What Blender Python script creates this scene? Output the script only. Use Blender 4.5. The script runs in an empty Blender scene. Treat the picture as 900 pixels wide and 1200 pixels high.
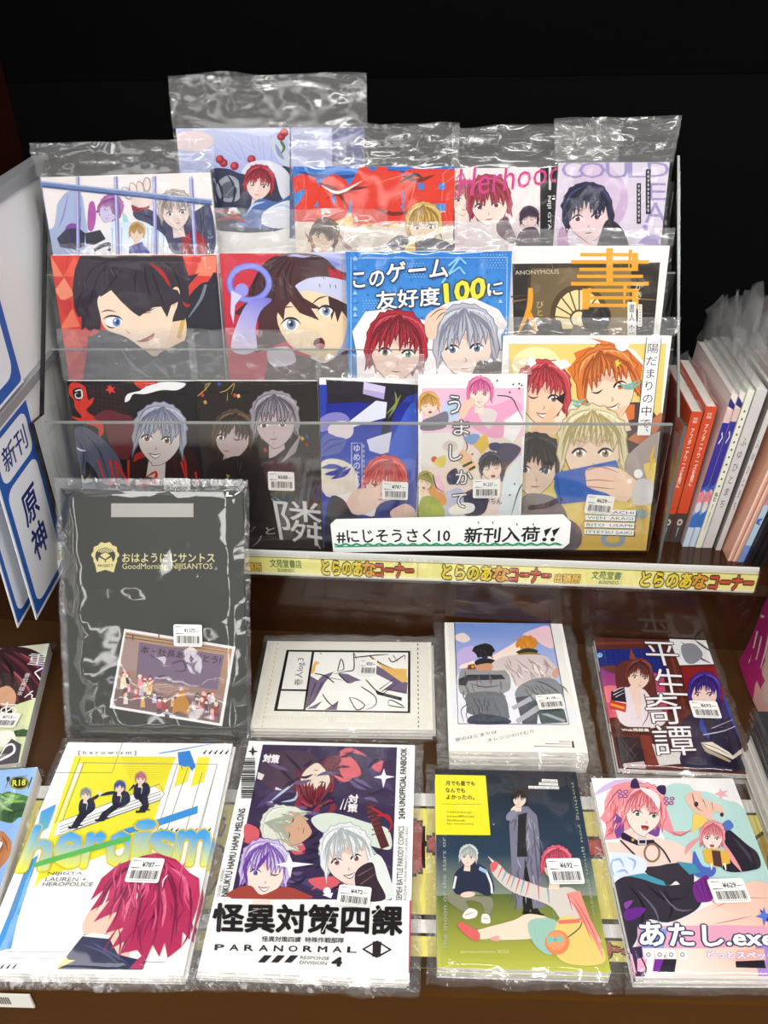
import bpy, math, random
from mathutils import Vector, Matrix

SC = bpy.context.scene
COL = SC.collection

# ------------------------------------------------------------------ camera
FPX = 1030.0                                   # focal length in pixels of the 900x1200 frame
cam_d = bpy.data.cameras.new('camera')
cam = bpy.data.objects.new('camera', cam_d); COL.objects.link(cam)
cam_d.sensor_fit = 'VERTICAL'; cam_d.sensor_height = 36.0
cam_d.lens = 36.0 * FPX / 1200.0
cam_d.clip_start = 0.02
pitch, roll, yaw = math.radians(34.4), math.radians(-1.1), math.radians(2.7)
f_ = Vector((0, math.cos(pitch), -math.sin(pitch))); u_ = Vector((0, math.sin(pitch), math.cos(pitch))); r_ = Vector((1, 0, 0))
r2 = math.cos(roll) * r_ + math.sin(roll) * u_; u2 = -math.sin(roll) * r_ + math.cos(roll) * u_
MY = Matrix.Rotation(yaw, 3, 'Z')
r2, u2, f2 = MY @ r2, MY @ u2, MY @ f_
M = Matrix((r2, u2, -f2)).transposed().to_4x4(); M.translation = Vector((0, 0, 0.7725))
cam.matrix_world = M
SC.camera = cam

# ------------------------------------------------------------------ world: the shop beyond the shelf, ceiling with rows of tubes
wd = bpy.data.worlds.new('shop_world'); SC.world = wd; wd.use_nodes = True
nt = wd.node_tree; nt.nodes.clear()
def wn(t, **k):
    n = nt.nodes.new(t)
    for a, b in k.items(): setattr(n, a, b)
    return n
def wmath(op, a, b=None):
    n = wn('ShaderNodeMath', operation=op)
    for i, v in enumerate((a, b)):
        if v is None: continue
        if isinstance(v, (int, float)): n.inputs[i].default_value = v
        else: nt.links.new(v, n.inputs[i])
    return n.outputs[0]
tc = wn('ShaderNodeTexCoord'); sx = wn('ShaderNodeSeparateXYZ'); nt.links.new(tc.outputs['Generated'], sx.inputs[0])
X, Y, Z = sx.outputs
zc = wmath('MAXIMUM', Z, 0.02)
U_ = wmath('DIVIDE', X, zc); V_ = wmath('DIVIDE', Y, zc)
fr = wmath('FRACT', wmath('ADD', wmath('MULTIPLY', U_, 0.55), 0.30))
tube = wmath('LESS_THAN', fr, 0.16)
fv = wmath('FRACT', wmath('MULTIPLY', V_, 0.6)); seg = wmath('LESS_THAN', fv, 0.82)
up = wmath('GREATER_THAN', Z, 0.05)
lamp = wmath('MULTIPLY', wmath('MULTIPLY', tube, seg), up)
WORLD_BASE, WORLD_TUBE = 0.31, 4.9
stren = wmath('ADD', wmath('MULTIPLY', lamp, WORLD_TUBE), WORLD_BASE)
bg = wn('ShaderNodeBackground'); bg.inputs[0].default_value = (1.0, 0.985, 0.965, 1)
nt.links.new(stren, bg.inputs[1])
wo = wn('ShaderNodeOutputWorld'); nt.links.new(bg.outputs[0], wo.inputs[0])

def area(name, loc, target, sx_, sy_, power, col=(1, .98, .95)):
    d = bpy.data.lights.new(name, 'AREA'); d.shape = 'RECTANGLE'; d.size = sx_; d.size_y = sy_; d.energy = power; d.color = col
    o = bpy.data.objects.new(name, d); COL.objects.link(o); o.location = loc
    o.rotation_euler = (Vector(target) - Vector(loc)).to_track_quat('-Z', 'Y').to_euler()
    return o
area('ceiling_tube', (-0.25, -0.6, 2.35), (-0.1, 0.7, 0.2), 0.22, 1.3, 19)
area('ceiling_tube', (1.05, -0.5, 2.35), (0.0, 0.7, 0.2), 0.22, 1.3, 24)
area('ceiling_tube', (0.1, -2.2, 2.35), (0.0, 0.8, 0.3), 1.3, 0.22, 25)

SC.view_settings.view_transform = 'Standard'; SC.view_settings.look = 'None'
SC.view_settings.gamma = 1.0; SC.view_settings.use_curve_mapping = False
SC.view_settings.exposure = 0.0
SC.cycles.transparent_max_bounces = 40
SC.cycles.max_bounces = 8
SC.cycles.use_denoising = True

# ------------------------------------------------------------------ materials
def lin(h):
    h = h.lstrip('#')
    if len(h) == 3: h = ''.join(c * 2 for c in h)
    o = []
    for i in (0, 2, 4):
        c = int(h[i:i + 2], 16) / 255
        o.append(c / 12.92 if c <= .04045 else ((c + .055) / 1.055) ** 2.4)
    return (*o, 1.0)

MATS = {}
def mat(name, hexc, rough=.5, metal=0., spec=.5, bump=None, noise=None):
    """principled with optional noise colour variation (scale, amount) and bump (scale, strength)"""
    if name in MATS: return MATS[name]
    m = bpy.data.materials.new(name); m.use_nodes = True; MATS[name] = m
    t = m.node_tree; b = t.nodes['Principled BSDF']
    b.inputs['Base Color'].default_value = lin(hexc); b.inputs['Roughness'].default_value = rough
    b.inputs['Metallic'].default_value = metal; b.inputs['Specular IOR Level'].default_value = spec
    if noise or bump:
        co = t.nodes.new('ShaderNodeTexCoord')
    if noise:
        n = t.nodes.new('ShaderNodeTexNoise'); n.inputs['Scale'].default_value = noise[0]; n.inputs['Detail'].default_value = 5
        mp = t.nodes.new('ShaderNodeMapping'); mp.inputs['Scale'].default_value = noise[2] if len(noise) > 2 else (1, 1, 1)
        t.links.new(co.outputs['Object'], mp.inputs[0]); t.links.new(mp.outputs[0], n.inputs['Vector'])
        r = t.nodes.new('ShaderNodeMixRGB'); c = lin(hexc); a = noise[1]
        r.inputs[1].default_value = tuple(min(1, v * (1 - a)) for v in c[:3]) + (1,); r.inputs[2].default_value = tuple(min(1, v * (1 + a)) for v in c[:3]) + (1,)
        t.links.new(n.outputs[0], r.inputs[0]); t.links.new(r.outputs[0], b.inputs['Base Color'])
    if bump:
        n2 = t.nodes.new('ShaderNodeTexNoise'); n2.inputs['Scale'].default_value = bump[0]
        t.links.new(co.outputs['Object'], n2.inputs['Vector'])
        bp = t.nodes.new('ShaderNodeBump'); bp.inputs['Strength'].default_value = bump[1]; bp.inputs['Distance'].default_value = .002
        t.links.new(n2.outputs[0], bp.inputs['Height']); t.links.new(bp.outputs[0], b.inputs['Normal'])
    return m

def printed():
    """ink on coated paper: the ink colours live in the mesh's colour attribute"""
    m = bpy.data.materials.new('printed_paper'); m.use_nodes = True; t = m.node_tree; b = t.nodes['Principled BSDF']
    a = t.nodes.new('ShaderNodeVertexColor'); a.layer_name = 'ink'
    t.links.new(a.outputs[0], b.inputs['Base Color'])
    b.inputs['Roughness'].default_value = .45; b.inputs['Specular IOR Level'].default_value = .3
    return m
M_PRINT = printed()

def film(name, scale, strength, ior=1.45, rough=.07, tint=(.985, .985, .985), extra=.02, stretch=(1, 1, 1), dist=.004, detail=1.0, distort=1.2, haze=0.):
    """thin clear plastic: passes straight through, with wrinkled glossy reflections"""
    m = bpy.data.materials.new(name); m.use_nodes = True; t = m.node_tree; t.nodes.clear()
    o = t.nodes.new('ShaderNodeOutputMaterial'); mx = t.nodes.new('ShaderNodeMixShader')
    tr = t.nodes.new('ShaderNodeBsdfTransparent'); tr.inputs[0].default_value = (*tint, 1)
    gl = t.nodes.new('ShaderNodeBsdfGlossy'); gl.inputs['Roughness'].default_value = rough
    # Schlick reflectance, the same from both sides of the sheet (a thin film has no inside to be trapped in)
    ge = t.nodes.new('ShaderNodeNewGeometry'); dt = t.nodes.new('ShaderNodeVectorMath'); dt.operation = 'DOT_PRODUCT'
    t.links.new(ge.outputs['Incoming'], dt.inputs[0]); t.links.new(ge.outputs['Normal'], dt.inputs[1])
    def mth(op, a, b=None, clamp=False):
        n = t.nodes.new('ShaderNodeMath'); n.operation = op; n.use_clamp = clamp
        for k, v in enumerate((a, b)):
            if v is None: continue
            if isinstance(v, (int, float)): n.inputs[k].default_value = v
            else: t.links.new(v, n.inputs[k])
        return n.outputs[0]
    f0 = ((ior - 1) / (ior + 1)) ** 2
    pw = mth('POWER', mth('SUBTRACT', 1.0, mth('ABSOLUTE', dt.outputs['Value']), True), 5.0)
    t.links.new(mth('ADD', mth('MULTIPLY', pw, (1 - f0) * .8), f0 + extra, True), mx.inputs[0])
    t.links.new(tr.outputs[0], mx.inputs[1]); t.links.new(gl.outputs[0], mx.inputs[2]); 
    if haze:                                             # slight milkiness of creased film
        df = t.nodes.new('ShaderNodeBsdfDiffuse'); df.inputs[0].default_value = (.9, .9, .9, 1); m2 = t.nodes.new('ShaderNodeMixShader'); m2.inputs[0].default_value = haze
        t.links.new(mx.outputs[0], m2.inputs[1]); t.links.new(df.outputs[0], m2.inputs[2]); t.links.new(m2.outputs[0], o.inputs[0])
    else: t.links.new(mx.outputs[0], o.inputs[0])
    if strength:
        co = t.nodes.new('ShaderNodeTexCoord'); oi = t.nodes.new('ShaderNodeObjectInfo'); va = t.nodes.new('ShaderNodeVectorMath'); va.operation = 'ADD'
        mp = t.nodes.new('ShaderNodeMapping'); mp.inputs['Scale'].default_value = stretch
        sc = t.nodes.new('ShaderNodeVectorMath'); sc.operation = 'SCALE'; sc.inputs[3].default_value = 7.0
        cb = t.nodes.new('ShaderNodeCombineXYZ'); t.links.new(oi.outputs['Random'], cb.inputs[0]); t.links.new(oi.outputs['Random'], cb.inputs[1])
        t.links.new(cb.outputs[0], sc.inputs[0]); t.links.new(co.outputs['Object'], va.inputs[0]); t.links.new(sc.outputs[0], va.inputs[1])
        t.links.new(va.outputs[0], mp.inputs[0])
        n = t.nodes.new('ShaderNodeTexNoise'); n.inputs['Scale'].default_value = scale; n.inputs['Detail'].default_value = detail; n.inputs['Distortion'].default_value = distort
        t.links.new(mp.outputs[0], n.inputs['Vector'])
        b = t.nodes.new('ShaderNodeBump'); b.inputs['Strength'].default_value = strength; b.inputs['Distance'].default_value = dist
        t.links.new(n.outputs[0], b.inputs['Height']); t.links.new(b.outputs[0], gl.inputs['Normal']); t.links.new(b.outputs[0], dt.inputs[1])
    return m
M_FILM = film('clear_sleeve_film', 14, .25, detail=1.2)
M_FLAP = film('crumpled_sleeve_film', 20, .42, extra=.02, rough=.11, tint=(.975, .975, .975), dist=.008, stretch=(.5, 1.6, 1), detail=1.2, distort=1.0, haze=.06)
M_RIM = film('loose_sleeve_rim', 40, .8, extra=.02, rough=.1, dist=.006, detail=1.5, haze=.018)
M_STANDFLAP = film('pleated_sleeve_film', 10, .30, extra=.02, rough=.12, dist=.008, detail=.8, haze=.085)
M_GLOSSFILM = film('taut_sleeve_film', 2.0, .7, extra=.10, rough=.05, stretch=(3.0, .8, 1), dist=.035, detail=.0, distort=.5)
M_ACRYL = film('clear_acrylic', 1, 0, extra=.03, rough=.03, tint=(.985, .988, .985))
M_ACRYLSIDE = film('clear_acrylic_side', 1, 0, ior=1.12, extra=.02, rough=.05, tint=(.98, .985, .98))
M_PAPER = mat('page_edges', '#dcd8ce', .8, noise=(60, .14, (.3, .3, 40)))
M_WHITE = mat('white_board', '#efeff1', .5, spec=.2)
M_WOOD = mat('brown_laminate', '#42290f', .4, spec=.25, noise=(9, .14, (1, 6, 1)))
M_WOODDARK = mat('dark_brown_laminate', '#341c0c', .14, noise=(6, .15, (1, 1, 5)))
M_BLACK = mat('black_backboard', '#060606', .8, spec=.04)

# ------------------------------------------------------------------ mesh helpers
class MB:
    def __init__(s): s.v = []; s.f = []; s.c = []; s.m = []
    def face(s, pts, col=None, mi=0):
        n = len(s.v); s.v += [tuple(p) for p in pts]; s.f.append(tuple(range(n, n + len(pts)))); s.c.append(col); s.m.append(mi)
    def box(s, x0, x1, y0, y1, z0, z1, col=None, mi=0, cols=None):
        n = len(s.v); s.v += [(x, y, z) for z in (z0, z1) for y in (y0, y1) for x in (x0, x1)]
        for k, q in enumerate(((0, 2, 3, 1), (4, 5, 7, 6), (0, 1, 5, 4), (2, 6, 7, 3), (0, 4, 6, 2), (1, 3, 7, 5))):
            s.f.append(tuple(n + i for i in q)); s.c.append((cols or {}).get(k, col)); s.m.append(mi)
    def prism(s, pts, d, col=None, mi=0):
        """pts: 3-D ring; d: extrusion vector"""
        d = Vector(d); a = [Vector(p) for p in pts]; b = [p + d for p in a]
        s.face(a[::-1], col, mi); s.face(b, col, mi)
        for i in range(len(a)):
            j = (i + 1) % len(a); s.face((a[i], a[j], b[j], b[i]), col, mi)
    def build(s, name, mats, parent=None, smooth=False):
        me = bpy.data.meshes.new(name); me.from_pydata(s.v, [], s.f)
        for m in (mats if isinstance(mats, (list, tuple)) else [mats]): me.materials.append(m)
        if any(s.m): me.polygons.foreach_set('material_index', s.m)
        if any(c is not None for c in s.c):
            at = me.color_attributes.new('ink', 'FLOAT_COLOR', 'CORNER'); buf = []
            for f, c in zip(s.f, s.c):
                if c is None: c = (.8, .8, .8, 1)
                if isinstance(c, list):
                    for q in c: buf += q
                else: buf += list(c) * len(f)
            at.data.foreach_set('color', buf)
        if smooth: me.polygons.foreach_set('use_smooth', [True] * len(s.f))
        me.update()
        o = bpy.data.objects.new(name, me); COL.objects.link(o)
        if parent: o.parent = parent
        return o

def tag(o, label=None, cat=None, group=None, kind=None):
    if label: o['label'] = label
    if cat: o['category'] = cat
    if group: o['group'] = group
    if kind: o['kind'] = kind
    return o
def empty(name, mw):
    o = bpy.data.objects.new(name, None); o.empty_display_size = .03; COL.objects.link(o); o.matrix_world = mw; return o
def kids(o): return [c for c in COL.objects if c.parent == o]
def copy_tree(o, parent=None, skip=()):
    c = o.copy(); COL.objects.link(c)
    if parent: c.parent = parent
    for ch in kids(o):
        if ch.name.split('.')[0] not in skip: copy_tree(ch, c, skip)
    return c

# ------------------------------------------------------------------ printed artwork
def smooth(p, closed=True, k=4):
    n = len(p); o = []
    for i in range(n if closed else n - 1):
        if closed: a, b, c, d = p[i - 1], p[i], p[(i + 1) % n], p[(i + 2) % n]
        else: a, b, c, d = p[max(i - 1, 0)], p[i], p[i + 1], p[min(i + 2, n - 1)]
        for j in range(k):
            t = j / k
            o.append(tuple(.5 * (2 * b[q] + (c[q] - a[q]) * t + (2 * a[q] - 5 * b[q] + 4 * c[q] - d[q]) * t * t + (3 * b[q] - a[q] - 3 * c[q] + d[q]) * t ** 3) for q in (0, 1)))
    if not closed: o.append(p[-1])
    return o
def pairs(l):
    if l and isinstance(l[0], (tuple, list)): return [tuple(q) for q in l]
    return [(l[i], l[i + 1]) for i in range(0, len(l), 2)]
def solve8(A, b):
    n = 8; A = [r[:] + [v] for r, v in zip(A, b)]
    for i in range(n):
        p = max(range(i, n), key=lambda r: abs(A[r][i])); A[i], A[p] = A[p], A[i]
        for r in range(n):
            if r != i:
                q = A[r][i] / A[i][i]
                for c in range(i, n + 1): A[r][c] -= q * A[i][c]
    return [A[i][n] / A[i][i] for i in range(n)]
def homography(src, dst):
    A, b = [], []
    for (x, y), (u, v) in zip(src, dst):
        A.append([x, y, 1, 0, 0, 0, -u * x, -u * y]); b.append(u)
        A.append([0, 0, 0, x, y, 1, -v * x, -v * y]); b.append(v)
    h = solve8(A, b)
    return lambda x, y: (lambda w: ((h[0] * x + h[1] * y + h[2]) / w, (h[3] * x + h[4] * y + h[5]) / w))(h[6] * x + h[7] * y + 1)

TXT = {}
def text_mesh(body, line=1.0):
    k = (body, line)
    if k in TXT: return TXT[k]
    c = bpy.data.curves.new('lettering', 'FONT'); c.body = body; c.align_x = 'CENTER'; c.space_line = line; c.resolution_u = 2
    o = bpy.data.objects.new('lettering', c); COL.objects.link(o)
    me = o.evaluated_get(bpy.context.evaluated_depsgraph_get()).to_mesh()
    v = [(p.co.x, p.co.y) for p in me.vertices]; f = [tuple(p.vertices) for p in me.polygons]
    o.evaluated_get(bpy.context.evaluated_depsgraph_get()).to_mesh_clear()
    bpy.data.objects.remove(o); bpy.data.curves.remove(c)
    bb = (min(p[0] for p in v), max(p[0] for p in v), min(p[1] for p in v), max(p[1] for p in v)) if v else (0, 1, 0, 1)
    TXT[k] = (v, f, bb); return TXT[k]
RING = [(math.cos(2 * math.pi * i / 8), math.sin(2 * math.pi * i / 8)) for i in range(8)]

def mixhex(a, b, t):
    a, b = a.lstrip('#'), b.lstrip('#'); a, b = [(c if len(c) == 6 else ''.join(x * 2 for x in c)) for c in (a, b)]
    return '#' + ''.join('%02x' % round(int(a[i:i + 2], 16) * (1 - t) + int(b[i:i + 2], 16) * t) for i in (0, 2, 4))

class Art:
    """flat artwork on a sheet w x h (origin bottom centre). Shapes are laid out in the sheet's own reference frame."""
    def __init__(s, w, h, quad, base='#fff'):
        s.w, s.h = w, h; s.b = MB(); s.n = 0; s.k = 0; s.base = base
        q = pairs(list(quad)); s.H = homography(q, [(-w / 2, h), (w / 2, h), (w / 2, 0), (-w / 2, 0)])
        s.o = (0, 0, 1)
        s.rng = random.Random(int(w * 1e5 + h * 1e4 + q[0][0]))
    def crop(s, x, y, k): s.o = (x, y, k); return s
    def loc(s, p): return s.H(s.o[0] + p[0] / s.o[2], s.o[1] + p[1] / s.o[2])
    def clip(s, pts):
        for ax, lim, sg in ((0, -s.w / 2, 1), (0, s.w / 2, -1), (1, 0, 1), (1, s.h, -1)):
            o = []
            for i in range(len(pts)):
                a, b = pts[i - 1], pts[i]; ia = (a[ax] - lim) * sg >= 0; ib = (b[ax] - lim) * sg >= 0
                if ia != ib:
                    t = (lim - a[ax]) / (b[ax] - a[ax]); o.append(tuple(a[q] + t * (b[q] - a[q]) for q in range(len(a))))
                if ib: o.append(b)
            pts = o
            if len(pts) < 3: return []
        return pts
    def _emit(s, pts, col, raw=False):
        q = pts if raw else [s.loc(p) for p in pts]
        c2 = None
        if isinstance(col, tuple) and len(col) == 4 and isinstance(col[0], str):      # printed gradient: (c0, c1, p0, p1)
            a, b = lin(col[0]), lin(col[1]); p0, p1 = col[2], col[3]; dx, dy = p1[0] - p0[0], p1[1] - p0[1]; L = dx * dx + dy * dy
            cs = []
            for p in pts:
                t = max(0, min(1, ((p[0] - p0[0]) * dx + (p[1] - p0[1]) * dy) / L)); cs.append(tuple(a[i] + (b[i] - a[i]) * t for i in range(4)))
            q = [(*u, *k) for u, k in zip(q, cs)]; q = s.clip(q)
            if not q: return
            s.b.face([(p[0], p[1], s.z) for p in q], [tuple(p[2:6]) for p in q]); return
        q = s.clip(q)
        if q: s.b.face([(p[0], p[1], s.z) for p in q], lin(col))
    @property
    def z(s): return 1.2e-5 * (s.n + 1) + 1.1e-6 * s.k
    def p(s, col, pts): s.n += 1; s._emit(pairs(pts), col)
    def s(s, col, pts): s.n += 1; s._emit(smooth(pairs(pts)), col)
    def r(s, col, x0, y0, x1, y1): s.p(col, [x0, y0, x1, y0, x1, y1, x0, y1])
    def grad(s, c0, c1, x0, y0, x1, y1, horiz=False, n=1):
        g = (c0, c1, (x0, y0), (x1, y0)) if horiz else (c0, c1, (x0, y0), (x0, y1))
        s.p(g, [x0, y0, x1, y0, x1, y1, x0, y1])
    def e(s, col, cx, cy, rx, ry=None, ang=0, n=18):
        ry = ry or rx; ca, sa = math.cos(ang), math.sin(ang); s.n += 1
        s._emit([(cx + rx * math.cos(t) * ca - ry * math.sin(t) * sa, cy + rx * math.cos(t) * sa + ry * math.sin(t) * ca) for t in (2 * math.pi * i / n for i in range(n))], col)
    def ls(s, col, lines, wd, taper=1, curve=True):
        """several brush strokes on one layer"""
        s.n += 1
        for s.k, l in enumerate(lines):
            s.k %= 9; q = pairs(l); q = smooth(q, False, 3) if curve and len(q) > 2 else q
            n = len(q); L, R = [], []
            for i in range(n):
                a, b = q[max(i - 1, 0)], q[min(i + 1, n - 1)]; dx, dy = b[0] - a[0], b[1] - a[1]; d = math.hypot(dx, dy) or 1
                t = i / (n - 1); k = wd / 2 * ((1 if taper == 0 else (.25 + .75 * math.sin(math.pi * min(1, .25 + .75 * t)))) if taper < 2 else max(.06, math.sin(math.pi * t)))
                L.append((q[i][0] - dy / d * k, q[i][1] + dx / d * k)); R.append((q[i][0] + dy / d * k, q[i][1] - dx / d * k))
            for i in range(n - 1): s._emit([L[i], L[i + 1], R[i + 1], R[i]], col)
        s.k = 0
    def l(s, col, wd, pts, taper=0, curve=True): s.ls(col, [pts], wd, taper, curve)
    def box_line(s, col, wd, x0, y0, x1, y1): s.l(col, wd, [x0, y0, x1, y0, x1, y1, x0, y1, x0, y0], 0, False)
    def t(s, col, body, quad, bold=0.0, out=None, ow=.06, line=1.0, shade=None):
        """lettering fitted in quad: (x0,y0,x1,y1) or four corners TL,TR,BR,BL"""
        q = pairs(list(quad))
        if len(q) == 2: (x0, y0), (x1, y1) = q; q = [(x0, y0), (x1, y0), (x1, y1), (x0, y1)]
        v, f, bb = text_mesh(body, line); W, Hh = bb[1] - bb[0] or 1, bb[3] - bb[2] or 1
        bold = max(0, bold)
        for c, o in ([(out, bold + ow)] if out else []) + [(col, bold)]:
            s.n += 1
            for s.k, (ox, oy) in enumerate([(0, 0)] if o < .012 else [(x * o, y * o) for x, y in RING] + [(0, 0)]):
                P = []
                for x, y in v:
                    a = (x + ox - bb[0]) / W; b = 1 - (y + oy - bb[2]) / Hh
                    P.append(tuple(q[0][i] * (1 - a) * (1 - b) + q[1][i] * a * (1 - b) + q[2][i] * a * b + q[3][i] * (1 - a) * b for i in (0, 1)))
                for k in f: s._emit([P[i] for i in k], (col, shade, q[0], q[3]) if shade and c == col else c)
            s.k = 0
    # ---- generic drawn people
    def fan(s, col, root, ends, wd, bend=0.): 
        s.ls(col, [[root[0], root[1], (root[0] + x) / 2 + bend * (y - root[1]), (root[1] + y) / 2 - abs(bend) * abs(x - root[0]), x, y] for x, y in ends], wd, 2)
    def face(s, cx, cy, w, ang=0, skin='#f6dcc8', eye='#4a6fa5', mouth='flat', shut='', turn=0., brow='#4a3030', shadow=None):
        ca, sa = math.cos(ang), math.sin(ang)
        T = lambda l: [(cx + w * (x * ca - y * sa), cy + w * (x * sa + y * ca)) for x, y in pairs(l)]
        J = T([-1, -.6, -.97, .1, -.74, .68, -.25, 1.16, turn * .6, 1.27, .28, 1.14, .76, .64, .97, .05, 1, -.6])
        s.s(skin, T([-1, -.6, -.97, .1, -.74, .68, -.25, 1.16, turn * .6, 1.27, .28, 1.14, .76, .64, .97, .05, 1, -.6, .5, -1.1, -.5, -1.1]))
        s.ls('#6e4a46', [[v for q in J for v in q]], w * .03, 1)
        s.s(mixhex(skin, '#b07a70', .28), T([-.92, -.7, 0, -.5, .92, -.7, .86, -.2, .5, -.3, .2, -.12, -.1, -.3, -.4, -.1, -.7, -.28, -.88, .0]))
        if shadow: s.s(shadow, T([-.9, -.75, 0, -.5, .9, -.75, .8, -.28, .2, -.2, -.4, -.3, -.85, -.1]))
        for k in (-1, 1):
            ex = k * .45 + turn * .35
            if ('l' if k < 0 else 'r') in shut:
                s.l('#3a2a2a', w * .07, T([ex - .24, .02, ex, .12, ex + .24, .02]), 2); 
            else:
                E = lambda *l: T([(ex + l[q] * .86, .06 + l[q + 1] * .8) for q in range(0, len(l), 2)])
                s.s('#ffffff', E(-.25, 0, -.1, -.14, .14, -.14, .25, 0, .12, .16, -.12, .16))
                s.s(eye, E(-.13, 0, 0, -.16, .13, 0, .09, .16, -.09, .16))
                s.s('#1d1d2e', E(-.07, -.03, 0, -.12, .07, -.03, 0, .09))
                s.s('#ffffff', E(-.09, -.07, -.04, -.12, 0, -.07, -.04, -.02))
                s.l('#2c2026', w * .085, [v for c_ in E(-.3, .02, -.12, -.16, .12, -.17, .3, -.02) for v in c_], 1)
            s.l(brow, w * .055, T([ex - .26, -.3 + .04 * k, ex, -.38, ex + .26, -.3 - .04 * k]), 2)
        s.l('#b98a78', w * .045, T([turn * .5 + .02, .38, turn * .5 + .06, .52, turn * .5 - .03, .55]), 2)
        m = turn * .45
        if mouth == 'open': s.s('#8c3038', T([m - .2, .7, m + .2, .7, m + .13, .92, m - .1, .92])); s.s('#e08a88', T([m - .1, .84, m + .1, .84, m + .05, .92, m - .05, .92]))
        elif mouth == 'smile': s.s('#fff6f2', T([m - .26, .72, m, .77, m + .26, .68, m + .12, .9, m - .1, .9])); s.l('#7a3a34', w * .05, T([m - .28, .71, m, .77, m + .28, .67]), 2); s.l('#7a3a34', w * .04, T([m - .26, .73, m - .06, .9, m + .12, .9, m + .27, .69]), 1)
        else: s.l('#9a5a50', w * .055, T([m - .2, .78, m, .8, m + .2, .77]), 2)
    def folds(s, col, x0, y0, x1, y1, n, wd, ang, seed=1, ln=.35):
        r = random.Random(seed); L = max(abs(x1 - x0), abs(y1 - y0)) * ln; o = []
        for _ in range(n):
            x, y = r.uniform(x0, x1), r.uniform(y0, y1); t = ang + r.uniform(-.35, .35); d = L * r.uniform(.5, 1); b = r.uniform(-.16, .16) * d
            o.append([x, y, x + d * .5 * math.cos(t) - b * math.sin(t), y + d * .5 * math.sin(t) + b * math.cos(t), x + d * math.cos(t), y + d * math.sin(t)])
        s.ls(col, o, wd, 2)
    def hair_back(s, cx, cy, w, ang, col, length=.3, seed=1):
        r = random.Random(seed); ca, sa = math.cos(ang), math.sin(ang); pts = []
        n = 13
        for i in range(n):
            th = math.pi * (1.06 + (i / (n - 1)) * .88) if 0 else math.pi * (.94 + 1.12 * i / (n - 1))
            x, y = 1.10 * math.cos(th), -.35 + 1.12 * math.sin(th)
            if i % 2: x *= 1.07 + .08 * r.random(); y = (y + .35) * (1.05 + .07 * r.random()) - .35
            pts.append((x, y))
        base = [(1.14, length), (1.0, length + .4), (.84, length + .2), (.72, length + .55), (.5, length + .2), (-.5, length + .2), (-.72, length + .55), (-.84, length + .2), (-1.0, length + .4), (-1.14, length)]
        s.p(col, [(cx + w * (x * ca - y * sa), cy + w * (x * sa + y * ca)) for x, y in pts + base])
    def hair_front(s, cx, cy, w, ang, col, dark, light, fringe=.05, seed=1, part=0.):
        r = random.Random(seed); ca, sa = math.cos(ang), math.sin(ang)
        T = lambda l: [(cx + w * (x * ca - y * sa), cy + w * (x * sa + y * ca)) for x, y in l]
        out = []
        for i in range(19):
            th = math.pi * (1.0 + (i + (r.uniform(-.3, .5) if 0 < i < 18 else 0)) / 18.); k = 1.0 + ((.03 + .08 * r.random()) if i % 2 else 0); out.append((1.16 * k * math.cos(th), -.42 + 1.16 * k * math.sin(th)))
        zig = []; tips = []; n = 9
        zig += [(1.24, .1), (1.12, .42), (1.14, .8 + .2 * r.random()), (1.0, .46), (.98, .62), (.93, .15)]
        for i in range(n):
            x = .88 - 1.76 * (i + .5) / n; d = fringe - .16 + .36 * r.random() - .35 * math.exp(-((x - part) / .22) ** 2)
            tips.append((x - .08, d)); zig.append((x + .10, d - .38 - .2 * r.random())); zig.append((x - .06 + (.1 if x < part else -.1) * 0, d))
        zig += [(-.93, .15), (-.98, .6), (-1.0, .46), (-1.14, .8 + .2 * r.random()), (-1.12, .42), (-1.24, .1)]
        HP = T(out[::1] + zig); s.p(col, HP); s.ls(dark, [[*HP[i], *HP[(i + 1) % len(HP)]] for i in range(len(HP))], w * .035, 0, False)
        root = T([(part * .4, -1.45)])[0]
        ends = T([(x + r.uniform(-.06, .06), y - .05) for x, y in tips] + [(-1.08, .4), (1.08, .4), (-1.02, -.1), (1.02, -.1)])
        s.ls(dark, [[root[0], root[1], root[0] * .45 + e[0] * .55 + (e[0] - root[0]) * .22, root[1] * .55 + e[1] * .45, e[0], e[1]] for e in ends], w * .085, 2)
        e3 = T([(x * 1.02 + r.uniform(-.1, .1), -.62 + .5 * abs(x) + r.uniform(-.2, .1)) for x in (-1.05, -.85, -.66, -.5, -.36, -.2, -.06, .1, .24, .4, .55, .7, .88, 1.05)])
        s.ls(dark, [[root[0] * .75 + e[0] * .25, root[1] * .8 + e[1] * .2, root[0] * .4 + e[0] * .6 + (e[0] - root[0]) * .16, root[1] * .5 + e[1] * .5, e[0], e[1]] for e in e3], w * .04, 2)
        rim = []
        for sd in (-1, 1):
            for j in range(9):
                e = math.pi * (1.5 + sd * (.50 - .055 * j)); q = [(.30 * sd * j / 9, -1.5 + .02 * j)] + [(rr * math.cos(a_), -.42 + rr * math.sin(a_)) for a_, rr in ((math.pi * 1.5 + (e - math.pi * 1.5) * .55, 1.10 - .012 * j), (e, 1.08 - .02 * j + r.uniform(-.05, .03)))]
                rim.append([v for c_ in T(q) for v in c_])
        s.ls(mixhex(col, dark, .6), rim, w * .055, 2); s.ls(mixhex(col, light, .7), [[v + w * .05 for v in l_] for l_ in rim[1::2]], w * .05, 2)
        ends2 = [T([(x + .1, y - .42)])[0] for x, y in tips]
        s.ls(light, [[root[0] * .6 + e[0] * .4 + (e[0] - root[0]) * .12, root[1] * .62 + e[1] * .38, e[0] + (e[0] - root[0]) * .08, e[1]] for e in ends2], w * .1, 2, False)
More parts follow.
